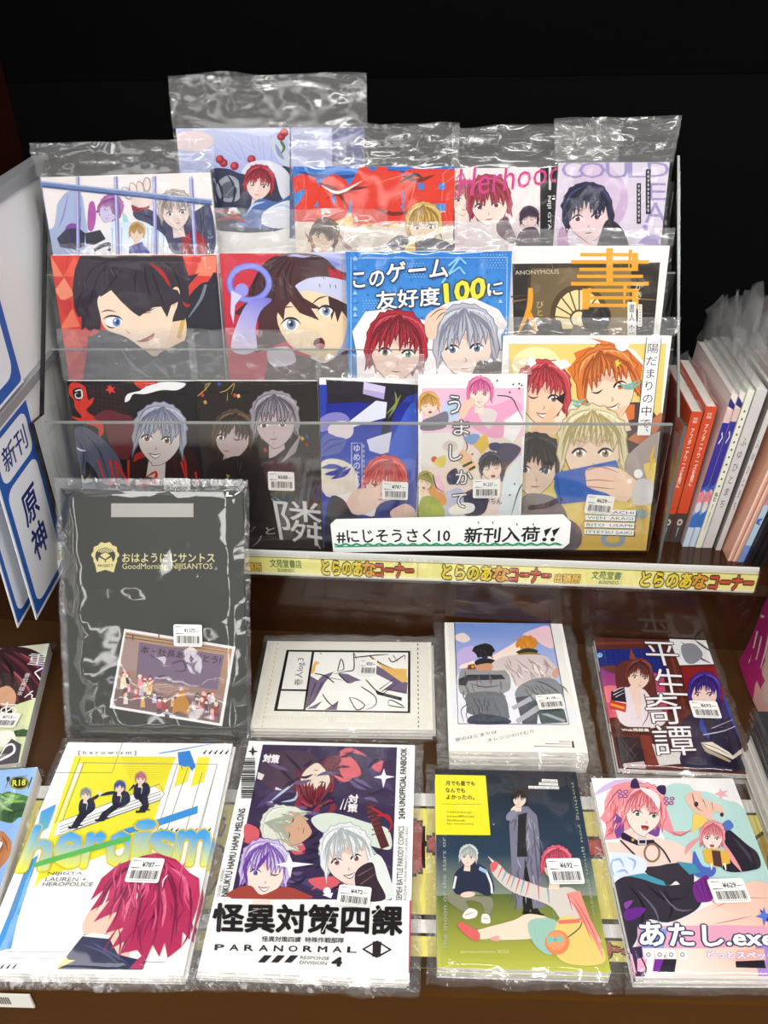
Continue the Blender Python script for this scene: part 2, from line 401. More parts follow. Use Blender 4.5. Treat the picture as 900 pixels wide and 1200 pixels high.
    def head(s, cx, cy, w, ang=0, hair='#444', dark='#222', light='#777', skin='#f6dcc8', eye='#4a6fa5', mouth='flat', shut='', turn=0., fringe=.05, seed=1, length=.3, part=0., neck=True, shadow=None):
        ca, sa = math.cos(ang), math.sin(ang)
        s.hair_back(cx, cy, w, ang, mixhex(hair, dark, .55), length, seed)
        if neck: s.p(skin, [(cx + w * (x * ca - y * sa), cy + w * (x * sa + y * ca)) for x, y in ((-.36, .7), (.36, .7), (.42, 1.8), (-.42, 1.8))])
        s.face(cx, cy, w, ang, skin, eye, mouth, shut, turn, dark, shadow)
        s.hair_front(cx, cy, w, ang, hair, dark, light, fringe, seed, part)
    def barcode(s, x0, y0, x1, y1, n=26, vert=False, col='#222'):
        s.n += 1; r = random.Random(n); x = 0.
        while x < 1:
            wd = r.choice((.012, .02, .034)); a, b = x, min(1, x + wd)
            if vert: s._emit([(x0, y0 + a * (y1 - y0)), (x1, y0 + a * (y1 - y0)), (x1, y0 + b * (y1 - y0)), (x0, y0 + b * (y1 - y0))], col)
            else: s._emit([(x0 + a * (x1 - x0), y0), (x0 + b * (x1 - x0), y0), (x0 + b * (x1 - x0), y1), (x0 + a * (x1 - x0), y1)], col)
            x = b + r.choice((.012, .022, .03))
# pose of each cover: centre of its front face, width, height, tilt from upright, turn in its own plane; and the frame its artwork is laid out in
POSE = {
'jail':((-0.3191,0.9602,0.4132),0.1875,0.2570,11,1.15,(47.0,207.9,246.0,202.1,272.9,471.2,92.8,474.2)),
'hooded':((-0.1654,0.9940,0.4330),0.2059,0.2970,11,-0.01,(206.0,150.5,426.0,148.5,431.1,459.9,235.1,459.4)),
'twenty':((-0.0521,0.9729,0.4171),0.1761,0.2570,11,-0.40,(343.0,195.0,533.0,195.0,525.4,465.0,353.7,463.5)),
'herhood':((0.1228,0.9765,0.4150),0.1716,0.2570,11,-0.01,(533.0,195.7,720.0,194.3,695.9,465.1,527.1,464.7)),
'could':((0.2050,0.9618,0.4216),0.1165,0.2570,11,-0.00,(655.0,191.0,785.0,190.0,754.1,466.0,637.0,465.7)),
'redface':((-0.3135,0.9153,0.3398),0.1830,0.2570,11,0.01,(59.0,299.4,253.0,298.6,274.2,557.2,98.6,556.1)),
'browneye':((-0.1292,0.9203,0.3398),0.1801,0.2570,11,0.01,(257.0,296.9,450.0,296.1,452.2,555.6,277.7,554.6)),
'blue':((0.0090,0.9111,0.3440),0.1781,0.2570,11,0.01,(405.0,294.9,600.0,294.1,587.5,557.6,411.6,556.6)),
'U':((-0.3287,0.8791,0.2314),0.1476,0.2100,11,0.01,(78.0,446.4,228.0,446.6,246.9,641.9,108.3,640.7)),
'couple':((-0.1849,0.8792,0.2316),0.1401,0.2100,11,0.00,(228.0,446.4,372.0,446.6,379.8,642.9,246.9,641.7)),
'sleep':((-0.0571,0.8802,0.2370),0.1141,0.2038,11,-0.81,(374.0,443.4,492.6,445.2,488.3,637.2,378.7,634.8)),
'uma':((0.0598,0.8666,0.2490),0.1200,0.2037,11,0.58,(490.0,439.8,618.2,438.8,608.9,635.4,490.6,635.4)),
'hida':((0.1823,0.8788,0.2606),0.1815,0.2570,11,-0.01,(590.0,394.2,787.3,394.2,756.7,644.6,578.6,643.0)),
'file':((-0.2881,0.7230,0.1356),0.1978,0.2775,27,-0.12,(71.9,574.2,284.2,576.0,289.0,865.9,84.3,861.9)),
'para':((-0.0951,0.5257,0.0141),0.1841,0.2571,90,-0.65,(291.9,868.1,486.3,873.2,479.8,1148.1,231.6,1138.3)),
'hero':((-0.2939,0.5212,0.0141),0.1841,0.2569,90,0.68,(79.7,869.8,272.5,871.4,214.6,1143.6,-31.1,1139.6)),
'pink':((0.2606,0.5097,0.0141),0.1479,0.2100,90,1.27,(692.9,911.9,858.6,912.1,948.9,1147.1,744.6,1145.9)),
'white':((0.1079,0.7336,0.0320),0.1470,0.2044,90,0.22,(520.8,729.4,658.7,730.8,689.1,882.1,526.3,879.7)),
'hira':((0.2873,0.7266,0.0141),0.1373,0.2053,90,-1.90,(696.1,746.7,826.8,751.3,879.6,907.6,724.8,900.7)),
'log':((-0.0849,0.7451,0.0151),0.2059,0.1426,90,0.43,(313.7,751.1,505.3,752.6,507.7,855.3,293.2,852.9)),
'green':((0.0943,0.5128,0.0161),0.1487,0.2134,90,-0.17,(510.1,901.0,674.8,904.5,715.8,1139.8,512.7,1133.6)),
'kun':((-0.5183,0.6961,0.0180),0.1480,0.1899,90,10.36,(-86.5,769.4,57.8,753.9,23.3,893.8,-145.5,914.3)),
'anon':((0.1809,0.9214,0.3455),0.1715,0.2570,11,0.00,(596.0,288.9,785.0,288.1,754.3,551.9,584.0,551.0)),
'R18':((-0.4668,0.4947,0.0220),0.148,0.2100,90,6.35,(-122.4,910.5,44.0,899.0,-26.5,1124.9,-231.5,1141.4)),
}
# ------------------------------------------------------------------ artwork of the books in the rack (each in its own layout frame)
def art_bars(a):
    a.crop(0, 80, 3); a.r('#f1e9e8', 100, 300, 800, 1300)
    a.grad('#f3ebea', '#dfe6f4', 100, 520, 800, 660)
    a.s('#a8b6da', [205, 470, 240, 432, 285, 440, 300, 520, 310, 600, 280, 645, 180, 650, 165, 580, 190, 555, 198, 500])
    a.ls('#7d8cb8', [[240, 440, 222, 520, 205, 560], [285, 470, 280, 560, 262, 610]], 6, 2)
    a.s('#b25aa8', [312, 480, 330, 470, 338, 520, 326, 570, 308, 560])
    a.s('#8a4da0', [230, 560, 250, 545, 275, 552, 262, 575, 238, 580])
    a.p('#3a3850', [200, 598, 232, 565, 275, 560, 300, 580, 296, 625, 262, 638, 212, 628])
    a.p('#34323c', [300, 580, 352, 568, 372, 600, 330, 622, 302, 616])
    a.head(385, 500, 36, .45, '#b56aa9', '#7c4a8a', '#d79fd0', '#cfc6e6', '#70639a', 'flat', 'lr', .2, .0, 3, .4, neck=False)
    a.ls('#9fd6d8', [[430, 500, 438, 540, 420, 590], [440, 510, 446, 545, 432, 580]], 12, 2)
    a.p('#f7f6fa', [280, 645, 330, 620, 400, 618, 420, 650]); a.ls('#39364a', [[330, 640, 380, 618, 440, 640], [380, 632, 400, 645, 440, 632]], 14, 1)
    a.grad('#cfe3f6', '#f6f8fc', 390, 540, 600, 660); a.ls('#a5c3e4', [[x, 560, x, 650] for x in (395, 412, 428, 520, 534, 556, 575, 590)], 6)
    a.head(482, 578, 24, .1, '#d3a566', '#9a7038', '#f0d69c', '#f0d3bd', '#876', 'flat', '', 0, .05, 8)
    a.p('#3c3f9a', [455, 625, 500, 610, 530, 650, 450, 650])
    a.s('#454766', [468, 505, 500, 492, 535, 500, 560, 520, 600, 540, 690, 500, 740, 485, 752, 650, 612, 650, 580, 590, 520, 545, 480, 530])
    a.ls('#2c2e48', [[480, 510, 540, 530, 600, 600], [700, 500, 712, 560, 720, 640]], 6, 2)
    a.p('#a52c35', [640, 600, 680, 560, 722, 600, 726, 650, 640, 650]); a.p('#3f3560', [668, 570, 682, 570, 690, 640, 672, 640])
    a.p('#8f2e3c', [462, 478, 490, 492, 530, 470, 524, 492, 492, 506, 466, 500])
    a.head(618, 505, 50, -.15, '#bdb3ab', '#857b78', '#e4ddd6', '#e2cfc9', '#6d6f86', 'flat', '', .1, -.15, 5, .1)
    a.s('#e3d1cb', [450, 438, 470, 430, 530, 436, 538, 470, 512, 488, 476, 482])
    for x, y, g in ((447, 430, -.6), (470, 418, -.35), (494, 414, -.2), (517, 400, .0)):
        a.e('#8b7c84', x, y + 8, 14, 26, g); a.e('#ead9d2', x, y + 8, 11, 23, g)
    for x, x2, w in ((274, 276, 12), (408, 416, 13), (543, 548, 13), (672, 688, 13)):
        a.l('#7f8cc2', w, [x, 380, x2, 660]); a.l('#c9bfe6', w * .4, [x - 2, 380, x2 - 2, 660])
    a.l('#6d83b5', 19, [138, 404, 745, 470]); a.l('#43568c', 6, [138, 413, 745, 479]); a.l('#b3bfe2', 4, [138, 397, 745, 463])
    a.l('#7f8cc2', 9, [140, 385, 180, 640])

def art_hooded(a):
    a.crop(240, 80, 2.8125); a.grad('#c8cdea', '#8d9bd8', -110, 190, 540, 420)
    a.ls('#dfe3f6', [[60, 200, 190, 290], [20, 240, 150, 330], [-60, 260, 60, 330]], 16, 2)
    a.e('#e9d6d6', -40, 240, 70, 34); a.e('#b59', 0, 0, 1)
    a.ls('#28389c', [[72, 235, 118, 300], [148, 205, 170, 300], [172, 210, 186, 296], [190, 240, 196, 300], [110, 240, 140, 310], [218, 220, 222, 300]], 9, 2)
    a.s('#c6ccdc', [214, 240, 240, 236, 282, 290, 276, 330, 240, 300]); a.s('#8a94bc', [232, 250, 244, 262, 262, 300, 240, 286])
    for x, y in ((252, 225), (262, 212), (154, 300), (62, 312), (50, 300), (98, 322), (190, 318)):
        a.e('#8e2330', x, y, 14); a.e('#cc4450', x - 3, y - 3, 8)
    a.ls('#4d7a3c', [[250, 240, 262, 262, 252, 280]], 10, 1)
    a.s('#2f3350', [10, 350, 70, 330, 140, 350, 290, 330, 290, 520, 0, 520])
    a.s('#9aa0ae', [40, 380, 80, 352, 118, 380, 112, 432, 70, 440, 44, 420]); a.s('#565a6a', [50, 396, 80, 372, 106, 398, 96, 424, 66, 426])
    a.ls('#23243a', [[30, 350, 60, 420, 30, 500], [70, 345, 100, 400, 80, 480], [110, 350, 120, 420, 104, 500]], 9, 2)
    a.s('#d8dae4', [122, 340, 150, 310, 205, 304, 262, 330, 290, 380, 285, 450, 250, 420, 228, 350, 180, 330, 140, 350])
    a.head(178, 384, 42, .12, '#b0283c', '#6c1426', '#dc6470', '#eccdc2', '#7a4a4a', 'flat', 'l', -.1, .0, 4, .2)
    a.s('#4b6aa8', [140, 470, 180, 430, 240, 440, 290, 420, 290, 520, 110, 520]); a.s('#e4e7f2', [190, 480, 240, 446, 292, 440, 290, 520, 200, 520])
    a.ls('#a83038', [[20, 480, 70, 470, 130, 500], [30, 505, 90, 490, 140, 512]], 14, 2); a.ls('#bcd0ee', [[140, 480, 160, 450, 200, 440], [220, 460, 260, 450, 290, 470]], 8, 2)
    a.r('#56588c', 280, 190, 560, 560); a.ls('#8f94c8', [[290, 210, 420, 240, 530, 200], [300, 300, 420, 280, 540, 330]], 10, 2)
    a.r('#b9bee2', 285, 195, 420, 330)

def art_yen(a):
    a.crop(240, 80, 2.8125); a.grad('#2a6cc2', '#4b93d6', 280, 320, 840, 480)
    a.ls('#1a3f86', [[300, 340, 420, 360, 520, 350], [330, 410, 380, 350], [560, 330, 700, 350, 800, 340]], 16, 2)
    a.p('#e8dccc', [280, 480, 840, 470, 840, 720, 280, 720])
    for i in range(9):
        x = 420 + i * 22; a.p('#f0a93c' if i % 2 else '#f5d36a', [x, 520, x + 6, 474 + (i * 37) % 20, x + 16, 486, x + 30, 470 + (i * 23) % 26, x + 36, 524])
    a.t('#d9331f', '20億円', (294, 336, 824, 504), .09)
    a.t('#b92414', '20億円', (300, 344, 820, 498), .0)
    a.t('#dd3a24', '20億円', (294, 338, 822, 502), .05)
    a.ls('#7a1c16', [[380, 380, 430, 400, 480, 470], [400, 430, 480, 400, 540, 390], [640, 350, 700, 370, 760, 350], [560, 460, 620, 480, 690, 470]], 14, 2)
    a.ls('#fff3e6', [[384, 384, 440, 410, 520, 370], [384, 384, 450, 470], [440, 405, 540, 402], [700, 350, 664, 500], [560, 380, 660, 350], [760, 400, 830, 350]], 9, 2)
    a.ls('#3b2f33', [[330, 350, 300, 390], [640, 380, 690, 350, 720, 362], [770, 350, 800, 380]], 12, 2)
    a.head(392, 556, 40, .3, '#5a3428', '#33201c', '#96644a', '#e8c8ac', '#654', 'flat', '', 0, .1, 3)
    a.head(722, 520, 50, -.05, '#d8b45e', '#94702c', '#f4e0a0', '#f2d8b8', '#7a6a3a', 'flat', '', 0, .05, 9)
    a.s('#3c3a48', [590, 600, 640, 550, 690, 570, 760, 560, 830, 600, 830, 720, 590, 720]); a.p('#e9c25c', [660, 590, 690, 560, 700, 640, 640, 680])
    a.ls('#8a4a30', [[330, 540, 360, 600, 300, 640], [440, 540, 470, 590, 520, 600]], 14, 2)

def art_portrait(a):
    a.crop(500, 120, 2.8125); a.r('#17161a', 80, 200, 660, 900); a.r('#efe3e2', 92, 216, 374, 900)
    a.grad('#efe3e2', '#d9c4ca', 92, 330, 374, 470)
    a.head(120, 320, 42, .1, '#c07a70', '#8f5a5a', '#dca69a', '#f0d8cc', '#756', 'flat', '', .3, .1, 12, .5)
    a.head(206, 336, 62, -.12, '#b03d50', '#7c2538', '#d9808a', '#f3dcd0', '#8a4450', 'flat', '', -.25, .05, 5, .3)
    a.head(338, 384, 27, .0, '#4b3650', '#2c2034', '#7a6078', '#e6cfca', '#555', 'flat', 'lr', -.4, .0, 6)
    a.s('#4a3a48', [300, 440, 330, 412, 366, 420, 374, 500, 290, 520]); a.s('#e2d6d8', [150, 430, 200, 402, 262, 420, 300, 520, 110, 520])
    a.s('#5c3a4c', [230, 400, 262, 376, 275, 400, 300, 470, 240, 440])
    a.r('#efe9e9', 402, 206, 410, 288)
    a.t('#f4f1f1', 'NIJI GTA', [410, 308, 410, 420, 396, 420, 396, 308], .02)
    q = [95, 228, 440, 196, 446, 282, 95, 330]
    a.t('#d2428a', 'Herhood', [110, 218, 446, 188, 440, 262, 100, 316], -.012)
    a.ls('#d2428a', [[98, 250, 120, 236, 132, 300], [90, 296, 150, 268], [140, 250, 150, 290]], 5, 1)

def art_letters(a):
    a.crop(500, 120, 2.8125); a.r('#dacfdf', 420, 190, 820, 900)
    a.e('#c8aecf', 590, 320, 74, 100); a.e('#d3bfd8', 560, 290, 80, 100)
    for ch, q in (('C', (444, 192, 512, 250)), ('O', (500, 196, 590, 250)), ('U', (590, 194, 664, 250)), ('L', (664, 196, 722, 248)), ('D', (728, 196, 800, 246)), ('E', (728, 266, 790, 322)), ('A', (718, 330, 790, 396)), ('L', (712, 404, 776, 450)), ('D', (704, 456, 776, 510))):
        a.t('#9b8fc0', ch, q, -.005)
    a.head(532, 374, 70, -.1, '#23244a', '#10122a', '#4f4f8a', '#eccfd2', '#8a3a52', 'flat', '', -.15, -.02, 21, .2)
    a.s('#24222e', [560, 470, 590, 390, 630, 400, 660, 450, 660, 520, 520, 520]); a.s('#b98cb4', [430, 440, 450, 410, 470, 470, 440, 500])
    a.r('#1c1a22', 722, 220, 738, 368); a.r('#1c1a22', 692, 266, 706, 400)
    a.ls('#cfc8d6', [[730, y, 730, y + 9] for y in range(226, 360, 14)] + [[699, y, 699, y + 9] for y in range(272, 392, 14)], 8)
    a.p('#a792c8', [690, 470, 730, 430, 770, 440, 740, 520, 690, 520])

def art_redblack(a):
    a.crop(30, 260, 3.75); a.r('#d8443c', 90, 140, 900, 1150)
    for i, (c, q) in enumerate((('#ee8266', [112, 150, 165, 240, 118, 240]), ('#e6604f', [165, 240, 215, 150, 260, 240]), ('#f09274', [128, 300, 170, 245, 215, 320, 160, 350]), ('#c93a36', [135, 340, 205, 345, 200, 450]), ('#ee7a60', [150, 470, 205, 380, 240, 460]), ('#f0886c', [740, 235, 780, 150, 836, 150, 836, 240]), ('#e25a4c', [690, 150, 740, 150, 715, 200]), ('#e8644f', [160, 520, 215, 470, 250, 560, 190, 640]))):
        a.p(c, q)
    a.s('#2b2c36', [690, 440, 712, 340, 760, 280, 800, 264, 850, 284, 880, 1100, 600, 1100, 640, 560])
    a.s('#efd0b4', [600, 430, 690, 400, 706, 500, 660, 560, 560, 610, 520, 540])
    a.p('#d6b25a', [686, 420, 702, 428, 682, 516, 664, 508])
    a.s('#3a3b46', [270, 560, 290, 505, 340, 486, 430, 510, 500, 575, 590, 610, 690, 560, 850, 520, 880, 1150, 262, 1150])
    a.p('#3a3b46', [286, 520, 330, 474, 440, 484, 560, 590, 700, 520, 700, 720, 280, 720]); a.ls('#25252e', [[330, 500, 350, 620, 340, 760], [450, 540, 520, 660, 540, 800], [700, 560, 720, 700]], 10, 2); a.ls('#6a6c78', [[420, 560, 480, 640, 560, 690], [560, 620, 610, 660, 640, 700]], 14, 2)
    a.l('#7d8290', 14, [792, 275, 770, 340, 716, 420], 1)
    a.p('#37303a', [240, 150, 690, 150, 700, 190, 716, 236, 762, 226, 716, 280, 720, 340, 700, 430, 640, 440, 560, 400, 330, 330, 330, 470, 348, 488, 300, 470, 286, 486, 262, 462, 245, 480, 246, 415, 232, 418, 214, 380, 206, 300, 216, 210])
    a.s('#f5dcc4', [318, 335, 372, 298, 500, 330, 660, 340, 648, 420, 628, 510, 575, 590, 520, 560, 440, 505, 352, 470, 326, 400])
    a.e('#efd0b4', 655, 330, 22, 46, .2); a.l('#a06a5a', 5, [650, 300, 668, 330, 650, 370], 1)
    a.p('#3a323c', [310, 300, 420, 260, 540, 270, 668, 300, 700, 360, 668, 352, 640, 366, 622, 420, 596, 372, 560, 376, 500, 416, 470, 396, 420, 350, 376, 300, 330, 330])
    a.ls('#221c26', [[470, 165, 400, 240, 330, 330], [500, 165, 480, 260, 500, 400], [540, 165, 570, 260, 620, 400], [440, 160, 330, 220, 260, 430], [420, 160, 290, 210, 225, 380], [600, 160, 660, 230, 690, 330], [520, 165, 530, 260, 560, 370]], 8, 2)
    a.ls('#b52c2c', [[540, 180, 600, 220, 640, 290], [560, 190, 610, 240, 630, 280], [690, 350, 710, 370, 724, 360]], 14, 2)
    a.ls('#6a5f76', [[300, 170, 250, 230], [620, 200, 660, 260], [240, 350, 240, 400]], 10, 2)
    a.ls('#9fa3d8', [[374, 210, 388, 236], [398, 216, 412, 238], [466, 180, 480, 206], [488, 184, 498, 202], [232, 262, 236, 280], [256, 262, 262, 284]], 11, 2)
    a.s('#fff', [350, 436, 380, 418, 415, 424, 424, 440, 402, 460, 370, 458]); a.e('#6f8fd0', 400, 440, 18, 20); a.e('#243a72', 402, 440, 9, 12); a.e('#fff', 394, 433, 5)
    a.l('#2a2026', 9, [338, 430, 365, 414, 405, 416, 428, 432], 2); a.l('#5a3c38', 6, [330, 398, 362, 388, 400, 396], 2); a.l('#2a2026', 6, [352, 452, 372, 464, 396, 464], 2)
    a.l('#2a2026', 7, [496, 382, 530, 392, 570, 380], 2); a.l('#5a3c38', 4, [500, 398, 530, 400, 556, 394], 2)
    a.l('#b07c66', 5, [440, 470, 452, 488, 462, 488], 2); a.s('#b05c5c', [490, 524, 530, 512, 566, 488, 556, 516, 520, 528]); a.l('#5a2a2a', 5, [486, 526, 530, 512, 570, 486], 2)
    a.ls('#e8b69c', [[360, 480, 380, 486], [590, 430, 612, 436]], 12, 2)

def art_lilac(a):
    a.crop(240, 260, 4.5); a.grad('#d23a4a', '#c22544', 60, 160, 560, 700); a.r('#c22544', 60, 690, 560, 1500)
    a.p('#a9b1e2', [560, 160, 1100, 160, 1100, 1500, 640, 1500, 700, 400, 600, 230])
    a.p('#8391d8', [590, 190, 640, 240, 700, 240, 720, 225, 660, 200])
    a.s('#4a292d', [160, 486, 220, 420, 240, 340, 320, 210, 430, 166, 560, 168, 640, 196, 720, 262, 900, 300, 900, 560, 760, 560, 700, 520, 330, 672, 268, 672, 280, 520])
    a.p('#b5303c', [646, 240, 700, 250, 748, 292, 740, 306, 660, 290])
    a.s('#f3dbb6', [380, 500, 470, 350, 640, 340, 760, 430, 740, 600, 700, 690, 640, 738, 560, 706, 450, 650])
    a.s('#cdd0ee', [470, 345, 540, 300, 640, 290, 760, 312, 900, 330, 900, 440, 760, 430, 640, 384, 540, 362, 500, 372])
    a.ls('#2d2a48', [[604, 328, 608, 348], [626, 292, 630, 304], [660, 330, 664, 350], [688, 334, 694, 354]], 7, 1)
    a.p('#4e2b2f', [300, 260, 420, 190, 520, 230, 470, 330, 520, 400, 624, 462, 560, 456, 604, 520, 500, 480, 452, 420, 424, 450, 416, 520, 380, 470, 356, 440, 400, 590, 350, 640, 280, 600])
    a.p('#43252a', [650, 390, 700, 410, 760, 440, 760, 520, 722, 470, 700, 530, 684, 470, 668, 520])
    a.ls('#2c171b', [[450, 180, 380, 290, 360, 440], [470, 180, 420, 300, 440, 430], [480, 190, 450, 330, 540, 440], [440, 178, 320, 300, 300, 500], [500, 180, 600, 200, 700, 270], [420, 180, 280, 280, 250, 420]], 11, 2)
    a.ls('#8a5a58', [[410, 250, 390, 340], [440, 260, 430, 330], [340, 300, 320, 420], [560, 200, 640, 230]], 12, 2)
    a.ls('#a9a2e2', [[330, 290, 350, 330], [410, 262, 426, 300], [300, 330, 310, 350], [440, 182, 470, 176, 520, 184, 560, 178], [500, 240, 560, 246]], 13, 2)
    for ex, ey, w in ((456, 540, 46), (640, 470, 38)):
        a.s('#fff', [ex - w, ey, ex - w * .4, ey - w * .6, ex + w * .5, ey - w * .55, ex + w * .9, ey, ex + w * .3, ey + w * .7, ex - w * .5, ey + w * .6])
        a.e('#8f9fb8', ex, ey, w * .55, w * .66); a.e('#4f5f80', ex, ey - w * .1, w * .35, w * .45); a.e('#1c2234', ex, ey - w * .05, w * .2, w * .25); a.e('#fff', ex - w * .2, ey - w * .25, w * .14)
        a.l('#2b1c20', 12, [ex - w * 1.3, ey + w * .1, ex - w * .5, ey - w * .66, ex + w * .5, ey - w * .6, ex + w * 1.1, ey], 2)
    a.l('#46282a', 8, [560, 440, 600, 404, 650, 390], 2); a.l('#46282a', 7, [388, 486, 420, 452, 470, 448], 2)
    a.l('#a8785e', 6, [548, 540, 568, 578], 2); a.s('#5e2a30', [572, 640, 590, 616, 618, 612, 634, 640, 622, 668, 590, 664]); a.s('#c98084', [584, 650, 610, 640, 630, 650, 618, 666, 592, 664])
    a.ls('#eab794', [[440, 590, 470, 600], [660, 540, 700, 548]], 26, 2)
    a.s('#4c3034', [420, 690, 560, 720, 640, 742, 800, 660, 1000, 760, 1000, 1500, 300, 1500, 330, 740]); a.s('#d8d2e0', [330, 680, 440, 660, 480, 740, 360, 760])
    n = 26; ring = [(235 + 104 * math.cos(t), 322 + 90 * math.sin(t)) for t in (2 * math.pi * i / n for i in range(n + 1))]
    a.l('#6a6fd0', 34, ring, 0, False); a.l('#8f96e4', 22, ring, 0, False); a.e('#9a9ae6', 195, 360, 36); a.p('#d7d4f2', [140, 360, 196, 390, 160, 440, 152, 540, 136, 480])
    a.s(('#7f7fe0', '#e2d8ee', (300, 410), (200, 660)), [354, 412, 300, 400, 230, 424, 176, 520, 138, 660, 200, 700, 272, 668, 268, 560, 296, 470])

def art_pixel(a):
    a.crop(390, 260, 3.913); a.r('#3f8fdb', 40, 120, 860, 1200); a.grad('#2f80d4', '#4a9ae2', 40, 130, 860, 460)
    for i in range(7):
        for j in range(9):
            a.e('#2f74c2', 110 + i * 100 + (j % 2) * 50, 165 + j * 34, 6, n=8)
    for x0, y0, nx, ny in ((680, 150, 9, 6), (330, 190, 7, 6), (140, 360, 7, 5)):
        for i in range(nx):
            for j in range(ny): a.e('#8fc4f2', x0 + i * 14 + (j % 2) * 7, y0 + j * 12, 3.2, n=6)
    a.l('#bfe0fa', 3, [84, 1100, 84, 164, 798, 162, 790, 1100], 0, False)
    for y in (164, 206, 250, 320, 355, 392, 420, 500): a.p('#9ed0f6' if y % 4 == 0 else '#5aa6ea', [92, y + 12, 102, y - 10, 114, y + 12])
    a.p('#9ed0f6', [758, 370, 768, 350, 778, 370])
    a.ls('#8fd0f8', [[530, 200, 578, 160, 610, 190], [530, 240, 580, 206, 606, 238], [500, 280, 578, 168]], 9, 0, False)
    for b, q, o in (('この', [92, 232, 238, 220, 232, 292, 96, 300], 0), ('ゲーム', [244, 188, 524, 160, 528, 252, 250, 276], 1), ('友好度', [196, 318, 488, 296, 492, 378, 204, 400], 2), ('に', [706, 284, 778, 268, 776, 332, 712, 338], 3)):
        a.t('#fbfdff', b, q, .02, '#1d2c4c', .055)
    a.t('#f2e54a', '100', [510, 284, 698, 252, 694, 346, 516, 368], .03, '#4a4a28', .05)
    a.p('#fbf3f4', [90, 500, 150, 410, 260, 395, 420, 450, 440, 420, 520, 370, 640, 345, 760, 400, 800, 466, 770, 520, 780, 640, 770, 1200, 120, 1200, 110, 600])
    a.head(290, 590, 118, .08, '#b32338', '#6f1424', '#e06a74', '#f3d4c4', '#5a8a5a', 'flat', '', .1, .0, 4, .4)
    a.head(610, 570, 124, -.06, '#bfc0cc', '#85869a', '#eceef4', '#f4dccf', '#6a7590', 'flat', '', -.15, .05, 14, .2)
    a.s('#f1cfb6', [424, 440, 470, 396, 520, 390, 500, 440, 480, 470, 470, 530, 430, 524]); a.ls('#6d4a42', [[440, 440, 480, 404, 516, 396], [470, 450, 496, 420, 520, 410], [480, 480, 500, 450]], 5, 2)
    a.s('#48413f', [640, 690, 720, 640, 800, 700, 800, 1200, 560, 1200]); a.s('#533036', [120, 760, 240, 740, 360, 820, 360, 1200, 110, 1200])

def art_window(a):
    a.crop(580, 260, 3.75); a.r('#f6f3ec', -60, 80, 860, 1200); a.p('#41352c', [76, 184, 726, 178, 690, 560, 660, 1000, 90, 1000])
    a.p(('#6d5a40', '#8d7850', (160, 200), (420, 420)), [160, 204, 600, 200, 560, 1000, 120, 1000])
    for q in ([76, 186, 150, 186, 120, 500, 84, 500], [600, 200, 724, 184, 694, 500, 596, 500]): a.p('#2d2724', q)
    a.ls('#8a6a40', [[76, 350, 140, 340], [600, 336, 712, 344]], 12); a.ls('#57462f', [[70, 330, 140, 322], [640, 260, 716, 266], [630, 400, 700, 404]], 10)
    a.e('#57422c', 370, 410, 128, 138); a.e('#f0dda2', 370, 412, 106, 114)
    for i in range(9):
        t = math.pi * (1 + i / 8); a.l('#54402a', 6, [370 + 34 * math.cos(t), 425 + 34 * math.sin(t), 370 + 112 * math.cos(t), 415 + 120 * math.sin(t)])
    a.e('#54402a', 370, 425, 42, 40); a.e('#f4e4b0', 370, 427, 34, 33); a.r('#4c3c2a', 250, 470, 500, 1000)
    a.s('#353130', [380, 420, 400, 370, 450, 358, 500, 380, 508, 430, 480, 480, 440, 500, 400, 480]); a.ls('#1d1b1c', [[440, 365, 400, 420, 410, 470], [450, 362, 470, 420, 450, 480], [460, 362, 500, 410, 495, 450]], 9, 2)
    a.s('#6b6660', [330, 490, 400, 480, 470, 498, 520, 540, 540, 1000, 300, 1000]); a.s('#2c2825', [180, 470, 240, 448, 300, 480, 300, 1000, 160, 1000])
    a.t('#d9cfb4', 'ANONYMOUS', [86, 214, 280, 208, 282, 228, 90, 232], -.01)
    a.t('#f0a72c', '書', (334, 116, 676, 384), .0); a.ls('#f0a72c', [[508, 120, 504, 256], [596, 122, 588, 200], [416, 290, 414, 360], [572, 280, 566, 380]], 20, 1)
    a.l('#f0a72c', 24, [156, 290, 150, 380, 100, 494], 1); a.l('#f0a72c', 24, [150, 400, 168, 450, 184, 482], 1)
    a.t('#e8d9a8', 'か\nき', (614, 268, 650, 338), .0, line=1.0); a.t('#d9c48a', 'び\nと', (182, 348, 214, 412), 0)
    a.r('#f4f1ea', 582, 352, 620, 500); a.r('#f4f1ea', 628, 362, 646, 460); a.t('#222', '書\n人\n不\n知', (588, 360, 614, 520), .0); a.ls('#777', [[637, y, 637, y + 8] for y in range(368, 450, 13)], 8)

